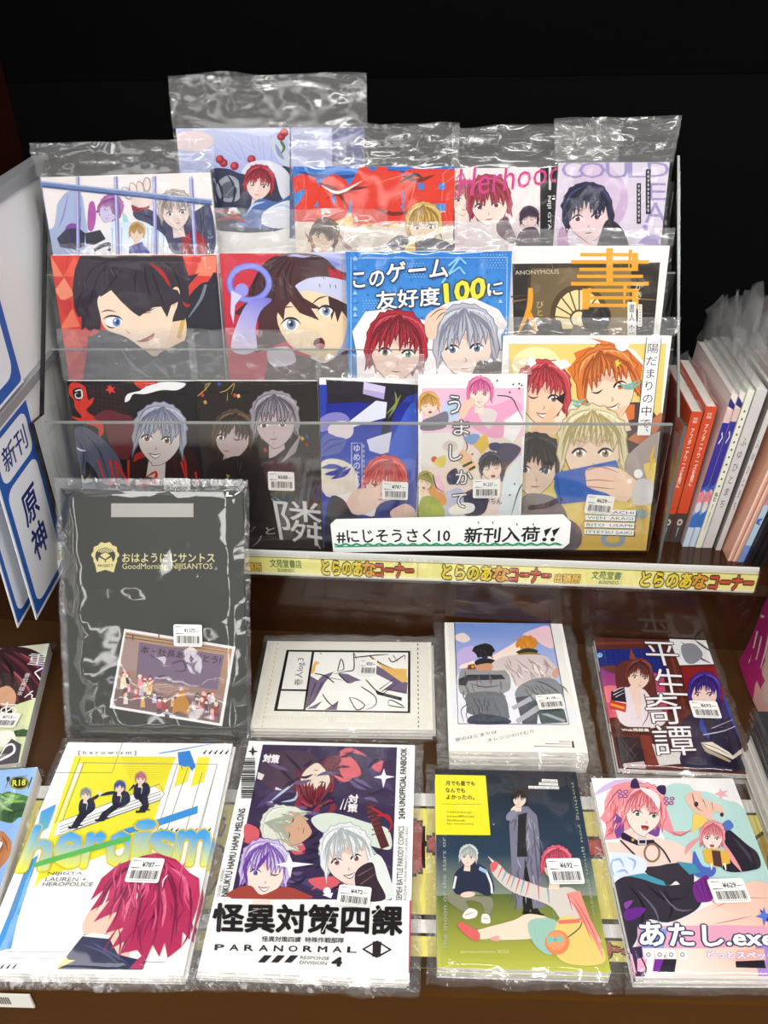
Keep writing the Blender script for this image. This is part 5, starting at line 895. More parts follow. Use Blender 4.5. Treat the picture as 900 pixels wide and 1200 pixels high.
    a.s('#2c2834', [690, 310, 730, 330, 800, 390, 850, 430, 866, 490, 830, 510, 740, 520, 690, 500, 720, 440, 700, 380]); a.ls('#4a4654', [[740, 360, 800, 430, 830, 480]], 14, 2); a.s('#f0c6b2', [520, 180, 550, 150, 590, 150, 600, 180, 640, 196, 690, 220, 696, 260, 660, 240, 640, 270, 690, 300, 650, 290, 560, 240]); a.ls('#9a5a4a', [[552, 160, 570, 220, 600, 240], [600, 186, 620, 230], [640, 200, 650, 240]], 5, 1); a.e('#3a2230', 570, 208, 10, 12); a.e('#3a2230', 688, 256, 8, 10); a.p('#f3d46a', [556, 250, 600, 260, 640, 300, 580, 316, 550, 340]); a.s('#5a7ac0', [690, 300, 720, 280, 742, 310, 710, 330])
    a.head(644, 362, 48, .05, '#f0a0a6', '#c25f6c', '#fcd0d0', '#fbe4da', '#6a8a5a', 'open', '', .0, .0, 151, .5); a.ls('#f0a0a6', [[590, 360, 540, 400, 520, 440], [690, 380, 730, 450, 780, 520]], 22, 2); a.p('#e8b84a', [600, 420, 640, 410, 720, 430, 726, 480, 660, 500, 610, 470]); a.p('#5a3a3a', [640, 420, 680, 424, 690, 500, 650, 490]); a.ls('#f6efe6', [[640, 480, 640, 510], [700, 480, 706, 512]], 16, 1)
    a.p('#e9a8c2', [300, 770, 700, 764, 920, 772, 920, 850, 640, 870, 300, 868]); a.p('#8a9ae0', [310, 790, 440, 780, 420, 868, 320, 868]); a.p('#3a6ad0', [470, 852, 480, 850, 480, 860, 470, 862])
    a.p('#a98ad8', [840, 850, 920, 850, 930, 1040, 860, 1040]); a.p('#3b2a4c', [240, 870, 320, 860, 340, 1030, 300, 1030]); a.p('#7a2f9a', [380, 920, 430, 900, 400, 980, 370, 980]); a.p('#2a2432', [420, 920, 480, 920, 470, 980, 400, 980]); a.p('#efa8c2', [236, 860, 276, 900, 296, 990, 262, 960]); a.p('#efa8c2', [300, 920, 350, 900, 330, 980, 300, 976]); a.ls('#2a2432', [[230, 850, 262, 940, 300, 1000], [310, 900, 340, 960, 330, 1000]], 7, 1)
    a.p('#241f28', [750, 930, 880, 922, 890, 962, 752, 958]); a.p('#f0b6a4', [756, 880, 880, 872, 890, 924, 750, 930])
    a.p('#2f3f9a', [860, 690, 900, 720, 920, 760, 880, 740]); a.p('#5a7ad8', [880, 680, 890, 710, 930, 720, 892, 730, 880, 770, 872, 732, 840, 726, 872, 710])
    a.t('#ffffff', 'あたし.exe', [306, 750, 926, 780, 930, 862, 316, 858], .03, '#3a4060', .06)
    for x in (330, 382, 434, 486): a.p('#f6f3f0', [x, 880, x + 38, 880, x + 42, 920, x + 2, 920]); a.e('#8a8a90', x + 20, 900, 11, 11, n=10); a.e('#f6f3f0', x + 20, 900, 6, 6, n=10)
    a.t('#fbf0fa', 'どっとスペック', [616, 884, 930, 888, 934, 922, 624, 916], .03, '#b49ad8', .05)
    a.r('#fbf3f0', 200, 1000, 1000, 1012); a.ls('#d8c8d0', [[230, 1000, 960, 1004]], 3)

def art_petals(a):
    a.crop(0, 735, 4.36); a.p(('#e9ead6', '#c8d49a', (100, 80), (60, 640)), [-700, 60, 260, 60, 260, 760, -700, 760]); a.r('#f4f2ec', -700, 60, 300, 82)
    a.s('#3a2028', [-120, 200, -20, 120, 90, 100, 180, 120, 246, 180, 240, 300, 200, 370, 120, 410, 40, 440, -40, 400]); a.ls('#6a2f3c', [[20, 130, 120, 200, 220, 330], [0, 180, 90, 260, 160, 390], [60, 120, 160, 180, 236, 240], [-40, 250, 60, 330, 110, 410]], 22, 2); a.ls('#b05a64', [[100, 130, 190, 190, 220, 260], [40, 200, 120, 280, 170, 360]], 14, 2); a.ls('#1e1016', [[0, 140, 60, 220, 60, 330], [-20, 200, 20, 280, 10, 380]], 20, 2); a.p('#5a2a78', [196, 180, 236, 200, 220, 240, 196, 220])
    a.s('#d9a684', [-20, 330, 40, 300, 80, 340, 70, 400, 0, 400]); a.s('#dfe6b0', [60, 420, 130, 380, 240, 360, 220, 470, 120, 500]); a.p('#3f5a34', [70, 530, 120, 520, 190, 540, 150, 560, 80, 560]); a.s('#f3f2e6', [-20, 540, 60, 530, 80, 580, 30, 610, -20, 600]); a.p('#4c4850', [0, 640, 60, 570, 110, 600, 90, 710, -20, 710]); a.l('#faf9f4', 12, [0, 680, 70, 640, 66, 600, 30, 610, 0, 660], 1)
    for t, q in (('重', [150, 130, 252, 140, 236, 200, 140, 190]), ('く', [180, 196, 236, 200, 214, 280, 168, 270]), ('ん', [134, 320, 206, 330, 190, 372, 122, 360]), ('あ', [0, 380, 98, 390, 80, 450, 0, 440])): a.t('#fbf8f6', t, q, -.01)
    a.t('#fbf2ee', '番\n伯\n再\n録\n本', [130, 234, 158, 236, 112, 352, 84, 348], .0)

def art_leaves(a):
    a.crop(0, 735, 4.36); a.p(('#9ec4f0', '#7aa2e6', (100, 720), (40, 1200)), [-700, 690, 300, 690, 300, 1500, -700, 1500])
    a.p('#f3f4f0', [-700, 690, 260, 690, 245, 730] + [v for i in range(24) for v in (236 - i * 40, 726 if i % 2 else 706)] + [-700, 715])
    a.s('#4a7a3c', [-120, 900, -60, 830, 0, 850, 40, 840, 90, 850, 150, 870, 130, 900, 160, 930, 110, 960, 60, 1000, 0, 990, -80, 980]); a.p('#2f5432', [10, 940, 60, 900, 150, 900, 120, 920, 150, 940, 110, 950, 120, 970, 70, 976, 60, 1000, 10, 990]); a.ls('#86b45a', [[0, 860, 40, 880, 100, 870], [10, 900, 60, 890, 130, 890], [-10, 880, 20, 920, 70, 940], [20, 850, 60, 862, 110, 862]], 16, 2); a.ls('#1f3a26', [[20, 970, 80, 940, 140, 930], [0, 980, 60, 960]], 10, 2)
    a.s('#b97a4c', [-100, 1060, 0, 1040, 40, 1070, 60, 1110, 30, 1200, -100, 1300]); a.ls('#8a5230', [[0, 1060, 30, 1100, 40, 1150]], 8, 2)
    a.e('#1e1e1c', 98, 796, 50, 34); a.e('#f3ee3a', 98, 796, 46, 31); a.e('#1e1e1c', 98, 796, 44, 29); a.t('#f3ee3a', 'R18', [66, 782, 132, 778, 130, 808, 64, 812], .02); a.t('#1c1c1c', 'ADULT ONLY', [60, 768, 142, 754, 144, 764, 62, 776], .0)
    a.s('#1c1c1c', [36, 766, 50, 766, 50, 782, 42, 790, 34, 782]); a.ls('#1c1c1c', [[42, 785, 28, 826], [164, 766, 152, 800, 144, 826]], 6, 1)
# ------------------------------------------------------------------ setting and shelf unit
from mathutils import noise as mnoise
def struct(o): o['kind'] = 'structure'; return o
fl = MB(); fl.box(-3, 3, -3, 3, -.74, -.70); struct(fl.build('floor', mat('shop_floor', '#a9a49a', .4, noise=(3, .1))))
wb = MB(); wb.box(-.85, .95, 1.16, 1.19, -.2, .606); wb.box(-.85, .95, 1.165, 1.19, .6065, 1.7, mi=1)
struct(wb.build('wall_back', [M_BLACK, mat('black_backboard_upper', '#040404', .8, spec=.03)]))
wl = MB(); wl.box(-.535, -.505, .80, 1.16, .126, 1.5); struct(wl.build('wall_left', mat('red_brown_laminate', '#2a0f08', .25, noise=(5, .2, (1, 1, 6)))))

FRONT = lambda x: .8134 - .0431 * x                     # front edge of the raised shelf
unit = empty('shelf_unit', Matrix.Translation((0, .62, -.70)))
tag(unit, 'dark brown two-level shop shelf unit that carries all the books', 'shelf')
def uchild(mb, name, m): 
    o = mb.build(name, m, unit); o.matrix_parent_inverse = unit.matrix_world.inverted(); return o
b = MB(); b.box(-.85, .95, .393, .90, -.022, 0); uchild(b, 'lower_shelf', M_WOOD)
b = MB(); b.box(-.85, .95, .397, .42, -.70, -.0225); b.box(-.85, .95, .88, .90, -.70, -.0225); b.box(-.85, -.83, .4205, .8795, -.70, -.0225); b.box(.93, .95, .4205, .8795, -.70, -.0225); uchild(b, 'plinth', mat('plinth_laminate', '#452a07', .6, spec=.03, noise=(7, .12, (1, 1, 4))))
b = MB(); b.box(-.85, .95, .3895, .393, -.075, .0005); uchild(b, 'front_edging', mat('edging_laminate', '#4c2e09', .55, spec=.05, noise=(7, .12, (1, 1, 4))))
b = MB(); b.prism([(-.85, FRONT(-.85) + .030, 0), (.95, FRONT(.95) + .030, 0), (.95, FRONT(.95) + .030, .1085), (-.85, FRONT(-.85) + .030, .1085)], (0, .012, 0)); uchild(b, 'riser_panel', M_WOODDARK)
b = MB(); b.prism([(-.85, FRONT(-.85) + .004, .109), (.95, FRONT(.95) + .004, .109), (.95, 1.16, .109), (-.85, 1.16, .109)], (0, 0, .0165)); uchild(b, 'raised_shelf', M_WOODDARK)
b = MB(); x0, x1 = -.75, .386                                       # clear price rail along the raised shelf
b.prism([(x0, FRONT(x0) - .0035, .1165), (x1, FRONT(x1) - .0035, .1165), (x1, FRONT(x1) - .0035, .151), (x0, FRONT(x0) - .0035, .151)], (0, .0012, 0))
uchild(b, 'price_rail', M_ACRYL)
b = MB(); b.prism([(x0, FRONT(x0) + .0006, .1165), (x1, FRONT(x1) + .0006, .1165), (x1, FRONT(x1) + .0006, .1525), (x0, FRONT(x0) + .0006, .1525)], (0, .0022, 0)); uchild(b, 'rail_back', mat('white_rail', '#d9d9d6', .4))
b = MB(); b.box(-.402, -.34, .3865, .3885, -.034, -.0135, col=lin('#e9e6de')); 
for i in range(14): b.box(-.388 + i * .0021, -.3868 + i * .0021, .3862, .3866, -.028, -.0165, col=lin('#55504a'))
tg = b.build('shelf_tag', M_PRINT); tag(tg, 'white barcode tag on the front edge of the lower shelf', 'price tag')

# yellow label strips slotted in the rail
def strip_art(w, h, words):
    a = Art(w, h, (0, 0, 900, 0, 900, 60, 0, 60)); a.r('#fbf39a', 0, 0, 900, 60); a.r('#8f8a6a', 0, 0, 900, 3); a.r('#fdf8c8', 0, 52, 900, 60)
    for t, x0, x1, y0, y1, c, o in words: a.t(c, t, (x0, y0, x1, y1), .045 if o else .013, o, .075)
    return a
def label_strip(name, xa, xb, words, label):
    w = math.hypot(xb - xa, FRONT(xb) - FRONT(xa)); h = .0255
    a = strip_art(w, h, words); mb = MB(); mb.box(-w / 2, w / 2, 0, h, -.0008, 0, col=lin('#efe9a0'))
    merge(mb, a.b, 0); o = mb.build(name, M_PRINT); an = math.atan2(FRONT(xb) - FRONT(xa), xb - xa)
    ex = Vector((math.cos(an), math.sin(an), 0)); n = Vector((math.sin(an), -math.cos(an), 0)); ey = Vector((0, 0, 1))
    mw = Matrix((ex, ey, n)).transposed().to_4x4(); mw.translation = Vector(((xa + xb) / 2, FRONT((xa + xb) / 2) - .0008, .1195)); o.matrix_world = mw
    tag(o, label, 'label strip', 'yellow label strips in the shelf rail'); return o
def merge(mb, other, dz):
    n = len(mb.v); mb.v += [(x, y, z + dz) for x, y, z in other.v]; mb.f += [tuple(n + i for i in f) for f in other.f]; mb.c += other.c; mb.m += other.m
BIG = lambda x0, x1, xs, xe: [('とらのあ', x0, x1, 6, 55, '#f2d83a', '#3a2a10'), ('な', x1 + 4, xs - 4, 6, 55, '#eaa83a', '#3a2a10'), ('コーナー', xs, xe, 8, 55, '#cf5a38', '#3a1a10')]
SM = lambda o: [('出張所', o + 10, o + 120, 24, 52, '#f0d060', '#8a4a2a'), ('文苑堂書店', o + 168, o + 330, 8, 36, '#2f6a3a', None), ('BUNENDO', o + 205, o + 290, 40, 52, '#2f6a3a', None)]
label_strip('label_strip', -.75, -.2105, SM(0) + BIG(380, 560, 640, 800), 'yellow label strip mostly hidden behind the black folder')
label_strip('label_strip', -.2095, -.0005, SM(-20) + BIG(415, 620, 690, 880), 'yellow shelf strip directly right of the black folder')
label_strip('label_strip', .0005, .235, BIG(110, 330, 410, 590) + SM(600), 'yellow shelf strip in the middle under the handwritten card')
label_strip('label_strip', .2355, .386, [('とらのあ', 130, 470, 6, 55, '#f2d83a', '#3a2a10'), ('な', 480, 570, 6, 55, '#eaa83a', '#3a2a10'), ('コーナー', 590, 880, 8, 55, '#cf5a38', '#3a1a10')], 'yellow shelf strip at the right end under the leaning books')

# ------------------------------------------------------------------ clear stepped display rack
TA = math.radians(11); SL = math.tan(TA)
rack = empty('display_rack', Matrix.Translation((-.07, .95, .1255))); tag(rack, 'clear acrylic stepped rack holding three rows of books', 'display rack')
def rchild(mb, name, m): o = mb.build(name, m, rack); o.matrix_parent_inverse = rack.matrix_world.inverted(); return o
RX0, RX1 = -.424, .284
M_EDGE = mat('acrylic_edge', '#8b8e8b', .2); M_EDGED = mat('dark_acrylic_edge', '#17161a', .25)
def sheet(p0, p1, th, nar=0.):                          # clear sheet between two (y,z) profile points
    mb = MB(); (ya, za), (yb, zb) = p0, p1; mb.prism([(RX0 + .004 + nar, ya, za), (RX1 - .004 - nar, ya, za), (RX1 - .004 - nar, yb, zb), (RX0 + .004 + nar, yb, zb)], (0, th, 0)); return mb
rchild(sheet((.8335, .1275), (.8345, .3145), .003, .010), 'front_panel', M_ACRYL)
e = MB(); e.box(RX0 + .014, RX1 - .014, .8344, .8376, .3146, .3164); rchild(e, 'panel_edge', M_EDGE)
def yr(y, z, zz): return y + (zz - z) * SL
for (yt, zt, zl, zh) in ((.945 - .0125, .467, .2145, .366), (.985 - .0105, .541, .2885, .438)):
    rchild(sheet((yr(yt, zt, zl), zl), (yr(yt, zt, zh), zh), .002), 'divider_panel', M_ACRYL)
    y = yr(yt, zt, zh); e = MB(); e.box(RX0 + .004, RX1 - .004, y - .0002, y + .0022, zh + .0001, zh + .0014); rchild(e, 'panel_edge', M_EDGE)
rchild(sheet((.97, .2885), (yr(.97, .2885, .52), .52), .003), 'rear_panel', M_ACRYL)
for (y0, y1, z) in ((.837, .885, .1262), (.886, .925, .2125), (.929, .969, .285)):
    mb = MB(); mb.box(RX0 + .004, RX1 - .004, y0, y1, z - .002, z); rchild(mb, 'ledge', M_ACRYL)
prof = [(1.075, .1262), (1.075, .545), (1.03, .545), (.861, .312), (.8325, .3165), (.8320, .1262)]
for x, me, nm in ((RX0, M_EDGED, 'side_panel'), (RX1 - .0025, mat('acrylic_side_edge', '#5f625f', .2), 'side_panel')):
    mb = MB(); mb.prism([(x, y, z) for y, z in prof], (.0035, 0, 0)); s_ = rchild(mb, nm, M_ACRYLSIDE)
    mb = MB(); q = prof[2:]; WE = .0039 if x < 0 else .0022
    for i in range(len(q) - 1):
        (ya, za), (yb, zb) = q[i], q[i + 1]; mb.prism([(x - .0004, ya, za), (x + WE, ya, za), (x + WE, yb, zb), (x - .0004, yb, zb)], (0, -.003, .0004))
    c = mb.build('panel_edge', me, s_)

# ------------------------------------------------------------------ books
def sticker_mesh(a2, w, h, price):
    mb = MB(); k = 6; r = .0022; pts = []
    for cx, cy, s0 in ((w / 2 - r, h - r, 0), (-w / 2 + r, h - r, 1), (-w / 2 + r, r, 2), (w / 2 - r, r, 3)):
        for i in range(4): t = math.pi / 2 * (s0 + i / 3); pts.append((cx + r * math.cos(t), cy + r * math.sin(t), 0))
    mb.prism(pts, (0, 0, .0002), col=lin('#f2f1ec'))
    a2.ls('#77757a', [[8, 12, 34, 12]], 5); a2.t('#3a383a', price, (38, 18, 74, 38), .02); a2.ls('#77757a', [[77, 31, 94, 31]], 5); a2.ls('#5a585c', [[8, 42, 36, 42]], 6)
    a2.barcode(12, 52, 92, 86, 30, False, '#2a282a'); a2.ls('#5a585c', [[14 + i * 6, 92, 17 + i * 6, 92] for i in range(13)], 5)
    merge(mb, a2.b, .0003); return mb
def sticker(root, art, crop, q, price, z):
    art.crop(*crop); p = [Vector(art.loc(c)) for c in pairs(q)]
    w = ((p[1] - p[0]).length + (p[2] - p[3]).length) / 2; h = ((p[3] - p[0]).length + (p[2] - p[1]).length) / 2
    a2 = Art(w, h, (0, 0, 100, 0, 100, 100, 0, 100)); o = sticker_mesh(a2, w, h, price).build('price_sticker', M_PRINT, root)
    d = (p[1] - p[0]); an = math.atan2(d.y, d.x); bc = (p[2] + p[3]) / 2
    o.matrix_local = Matrix.Translation((bc.x, bc.y, z)) @ Matrix.Rotation(an, 4, 'Z'); o['label'] = 'small white price sticker with barcode'; return o

def sleeve_mesh(w, h, t, art_top, flap, seed, m=.004, amp=.0012, famp=.004, lift=.0006, flapdir=0., nx=24, side=0.):
    """clear pouch: a front and a back sheet, with a crumpled open end above the book"""
    mb = MB(); rnd = random.Random(seed); ny = max(14, int(nx * h / w)); nf = 10 if flap > .012 else 3
    off = Vector((rnd.random() * 50, rnd.random() * 50, 0))
    ys = [-m, -m * .5, -.0008] + [.0008 + (h - .0008) * i / ny for i in range(ny + 1)] + [h + flap * (i + 1) / nf for i in range(nf)]
    def grid(sign):
        idx = []
        for j, y in enumerate(ys):
            row = []
            for i in range(nx + 1):
                u = -1 + 2 * i / nx; u = (u * (w / 2 + .0008) / (w / 2 + m) * nx / (nx - 4)) if 2 <= i <= nx - 2 else math.copysign(1 - (.5 * m / (w / 2 + m) if i in (1, nx - 1) else 0), u); x = u * (w / 2 + m) * (1 + (side * max(0, (y - h) / max(flap, .001)) if y > h else 0))
                ed = min(1, (1 - abs(u)) * 9) * (min(1, (y + m) / .012))
                nz = mnoise.noise(Vector((x * 28, y * 28, sign * 3)) + off) * .6 + mnoise.noise(Vector((x * 70, y * 46, sign * 5)) + off) * .4
                if y <= h:
                    zz = (art_top + lift + amp * (.6 + nz) * (.3 + .7 * ed)) if sign > 0 else -.0003
                    zz = t / 2 + (zz - t / 2) * max(.08, min(1, ed * 1.3))
                    out_ = max(0, abs(x) - w / 2, -y) / m               # the loose rim beyond the book
                    if out_ > 0: zz = t / 2 + (.0012 if sign > 0 else -.0008) + min(.45 * t, .003) * mnoise.noise(Vector((x * 90, y * 90, 4)) + off)
                    yy = y - (m * .35 * mnoise.noise(Vector((x * 40, 2, 1)) + off) if y < 0 else 0)
                    x += m * .3 * mnoise.noise(Vector((y * 40, 5, 1)) + off) * (1 if abs(u) > .999 else 0)
                else:
                    f = (y - h) / max(flap, .001); cr = mnoise.noise(Vector((x * 60, y * 90, 7 * sign)) + off) + .6 * mnoise.noise(Vector((x * 140 + y * 60, y * 150, 2 * sign)) + off)
                    zz = (art_top * (1 - f) + t * .5 * f if sign > 0 else t * .35 * f) + famp * cr * min(1, f * 2 + .2) + flapdir * f * f * flap
                    yy = y + flap * .10 * mnoise.noise(Vector((x * 22, 3.3 * sign, 1)) + off) * f
                row.append((x, yy, max(zz, -.0004) if y <= h else zz))
            idx.append(row)
        n0 = len(mb.v); mb.v += [p for r in idx for p in r]; W = nx + 1
        for j in range(len(ys) - 1):
            for i in range(nx):
                mb.f.append((n0 + j * W + i, n0 + j * W + i + 1, n0 + (j + 1) * W + i + 1, n0 + (j + 1) * W + i)); mb.c.append(None); mb.m.append((1 if flap > .012 else 2) if ys[j] >= h - 1e-6 else (2 if m > .0045 and (ys[j] < -.0009 or i < 2 or i >= nx - 2) else 0))
    grid(1); grid(-1); return mb

BOOKS = {}
def book(key, name, label, cat, art_fn, t, group, flap=.045, stick=None, base='#f4f2ee', spine='#e9e6e0', film_m=None, m=.004, amp=.0012, famp=.004, flapdir=0., spine_right=True, side=0., pages=True, lift=.0006):
    P, w, h, tilt, rot, quad = POSE[key]; tt = math.radians(tilt); r = math.radians(rot)
    ex0, ey0 = Vector((1, 0, 0)), Vector((0, math.sin(tt), math.cos(tt))); n = ex0.cross(ey0)
    ex, ey = ex0 * math.cos(r) + ey0 * math.sin(r), ey0 * math.cos(r) - ex0 * math.sin(r)
    mw = Matrix((ex, ey, n)).transposed().to_4x4(); mw.translation = Vector(P) - n * t - ey * h / 2
    root = empty(name, mw); tag(root, label, cat, group)
    a = Art(w, h, quad); art_fn(a); c = MB(); s = 1 if spine_right else -1; bl = lin(base); sp = lin(spine)
    c.box(-w / 2, w / 2, 0, h, t - .0005, t, col=bl); c.box(-w / 2, w / 2, 0, h, 0, .0005, col=bl)
    if pages: c.box(s * w / 2 - s * .0006, s * w / 2, 0, h, .0005, t - .0005, col=sp)
    merge(c, a.b, t); c.build('cover', M_PRINT, root)
    if pages:
        pb = MB(); pb.box(min(-s * (w / 2 - .001), s * (w / 2 - .0008)), max(-s * (w / 2 - .001), s * (w / 2 - .0008)), .0006, h - .0006, .00055, t - .00055); pb.build('page_block', M_PAPER, root)
    top = t + a.z
    sm = sleeve_mesh(w, h, t, top, flap, hash(key) % 97 if 0 else sum(map(ord, key)), m, amp, famp, lift, flapdir, side=side); sm.build('plastic_sleeve', [film_m or M_FILM, M_FLAP, M_RIM], root, True)
    if stick:
        for (crop, q, price) in stick: sticker(root, a, crop, q, price, top + lift + amp * 1.2 + .0004)
    BOOKS[key] = (root, n, t, ex, ey); return root
def copies(key, labels, group, jit=.003, extra=.0007):
    root, n, t, ex, ey = BOOKS[key]; r = random.Random(sum(map(ord, key)) + 5)
    for i, l in enumerate(labels):
        c = copy_tree(root, None, ('price_sticker',)); c.location = root.location - n * (t + extra) * (i + 1) + ex * r.uniform(-jit, jit) + ey * r.uniform(-jit * .4, -.0)
        tag(c, l, 'book', group)
GR = 'sleeved books on the top row of the rack'; GM = 'sleeved books on the middle row of the rack'; GL = 'sleeved books on the front row of the rack'
C1, C2, C3 = (0, 80, 3), (240, 80, 2.8125), (500, 120, 2.8125)
book('hooded', 'comic_book', 'tall lavender comic with a white-hooded red-haired figure, highest at the back', 'book', art_hooded, .004, GR, flap=.052, famp=.0035)
book('herhood', 'comic_book', 'comic with a red-haired portrait beside a black edge and pink script', 'book', art_portrait, .004, GR, flap=.04, famp=.004)
book('yen' if 0 else 'twenty', 'comic_book', 'blue comic with huge red lettering on the top row', 'book', art_yen, .004, GR, flap=.042, famp=.004)
book('could', 'comic_book', 'pale mauve comic with a dark-haired head and large lilac capitals', 'book', art_letters, .004, GR, flap=.043, famp=.004, side=.06)
book('jail', 'comic_book', 'white comic with blue prison bars, leftmost on the top row', 'book', art_bars, .005, GR, flap=.034, famp=.007, side=.03)
book('browneye', 'comic_book', 'red and lilac comic with a brown-haired face wearing a pale headband', 'book', art_lilac, .004, GM, flap=.045, famp=.004)
book('anon', 'comic_book', 'white-framed sepia comic with a round window and gold characters', 'book', art_window, .004, GM, flap=.018, famp=.004)
book('blue', 'comic_book', 'bright blue comic with pixel lettering above red and silver hair', 'book', art_pixel, .004, GM, flap=.03, famp=.004)
book('redface', 'comic_book', 'red comic with a large black-haired face, leftmost on the middle row', 'book', art_redblack, .005, GM, flap=.012, famp=.004)
book('U', 'comic_book', 'black and red comic with a silver-haired figure, leftmost on the front row', 'book', art_swirl, .004, GL, flap=.058, famp=.003, stick=[((40, 380, 4.286), [664, 768, 796, 770, 790, 850, 660, 848], '¥787')])
book('couple', 'comic_book', 'dark brown comic with two heads and thin white handwriting', 'book', art_pair, .004, GL, flap=.058, famp=.003, stick=[((210, 400, 4.615), [472, 698, 612, 702, 628, 806, 484, 796], '¥688')])
book('sleep', 'comic_book', 'deep blue comic with a reclining red-haired figure behind the white card', 'book', art_bluedream, .004, GL, flap=.028, spine='#2a30a0', stick=[((360, 420, 5.456), [474, 780, 640, 786, 642, 904, 478, 890], '¥787')])
book('hida', 'comic_book', 'yellow comic with four smiling people and a blue phone, rightmost on the front row', 'book', art_selfie, .005, GL, flap=.02, side=.05, stick=[((590, 370, 4.138), [398, 858, 530, 870, 520, 962, 386, 948], '¥629')])
book('uma', 'comic_book', 'pink and white comic with several small cartoon people, left of the yellow one', 'book', art_pastel, .004, GL, flap=.018, stick=[((480, 420, 5.456), [408, 764, 580, 764, 572, 886, 402, 884], '¥1,257')])

GB = 'books laid flat on the lower shelf'
Ch, Cp, Cg, Ck = (0, 850, 3.103), (210, 850, 3.103), (480, 880, 3.4615), (670, 890, 3.913)
fo = book('file', 'clear_file', 'black folder with gold lettering and a group photo, leaning against the shelf rail', 'folder', art_folder, .003, 'glossy black folders', flap=.012, famp=.001, base='#3a3c3a', film_m=M_GLOSSFILM, m=.006, amp=.0035, pages=False, lift=.0015, stick=[((40, 550, 3.214), [530, 576, 636, 578, 640, 656, 534, 662], '¥1,572')])
root, n_, t_, ex_, ey_ = BOOKS['file']
for i, l in enumerate(('black folder directly behind the front one with gold lettering', 'rearmost black folder, its edge showing furthest left')):
    c = copy_tree(root, None, ('price_sticker',)); c.location = root.location - n_ * .0075 * (i + 1) - ex_ * .0045 * (i + 1); tag(c, l, 'folder', 'glossy black folders')
book('hero', 'comic_book', 'white and yellow comic with a large crimson-haired head, front left', 'book', art_hero, .0042, GB, flap=.008, m=.008, stick=[(Ch, [480, 490, 600, 494, 578, 582, 454, 580], '¥787')])
book('para', 'comic_book', 'white comic with heavy black title under a purple group picture', 'book', art_division, .0042, GB, flap=.008, m=.0095, stick=[(Cp, [578, 588, 702, 600, 688, 672, 574, 664], '¥472')])
book('green', 'comic_book', 'dark green night-scene comic with a yellow square in its corner', 'book', art_night, .0075, GB, flap=.010, m=.010, amp=.002, stick=[(Cg, [556, 450, 694, 448, 710, 552, 568, 554], '¥692')])
book('pink', 'comic_book', 'comic with a pink-haired girl in a black jacket, front right', 'book', art_pinkhair, .0065, GB, flap=.008, m=.008, stick=[(Ck, [622, 562, 786, 556, 820, 662, 656, 676], '¥629')])
book('log', 'comic_book', 'cream landscape comic with a black-framed monochrome panel', 'book', art_log, .0045, GB, flap=.014, m=.006, stick=[((290, 720, 3.75), [486, 204, 556, 206, 566, 276, 488, 276], '¥550')])
book('white', 'comic_book', 'white comic with two seated people seen from behind under a sunset sky', 'book', art_sunset, .0098, GB, flap=.010, m=.013, amp=.002, stick=[((490, 710, 4.09), [566, 440, 690, 432, 706, 498, 580, 514], '¥1,100')])
book('hira', 'comic_book', 'dark red and purple comic with tall white characters down its middle', 'book', art_tale, .0066, GB, flap=.010, m=.010, stick=[((670, 730, 3.913), [538, 370, 664, 374, 686, 450, 556, 450], '¥693')])
book('kun', 'comic_book', 'pale comic with maroon hair and white brush lettering at the left edge', 'book', art_petals, .0175, GB, flap=.012, stick=[((0, 735, 4.36), [-40, 446, 102, 450, 72, 524, -60, 516], '¥715')])
book('R18', 'comic_book', 'light blue comic with spiky green hair and a round black badge, lower left', 'book', art_leaves, .0215, GB, flap=.004, stick=[((0, 735, 4.36), [-90, 1100, 18, 1106, -16, 1180, -120, 1170], '¥880')])
copies('hero', ['second copy, just under the white and yellow front left comic', 'bottom copy of the white and yellow front left pile'], GB)
copies('para', ['second copy, just under the comic with the purple group picture', 'bottom copy under the comic with the purple group picture'], GB)
copies('green', ['lower copy beneath the dark green night-scene comic'], GB)
copies('pink', ['lower copy beneath the pink-haired girl comic'], GB)
copies('log', ['second copy under the cream landscape comic', 'bottom copy under the cream landscape comic'], GB, .004)
copies('white', ['second copy under the sunset comic', 'bottom copy under the sunset comic'], GB, .003)
copies('hira', ['lower copy beneath the dark red and purple comic'], GB, .004)

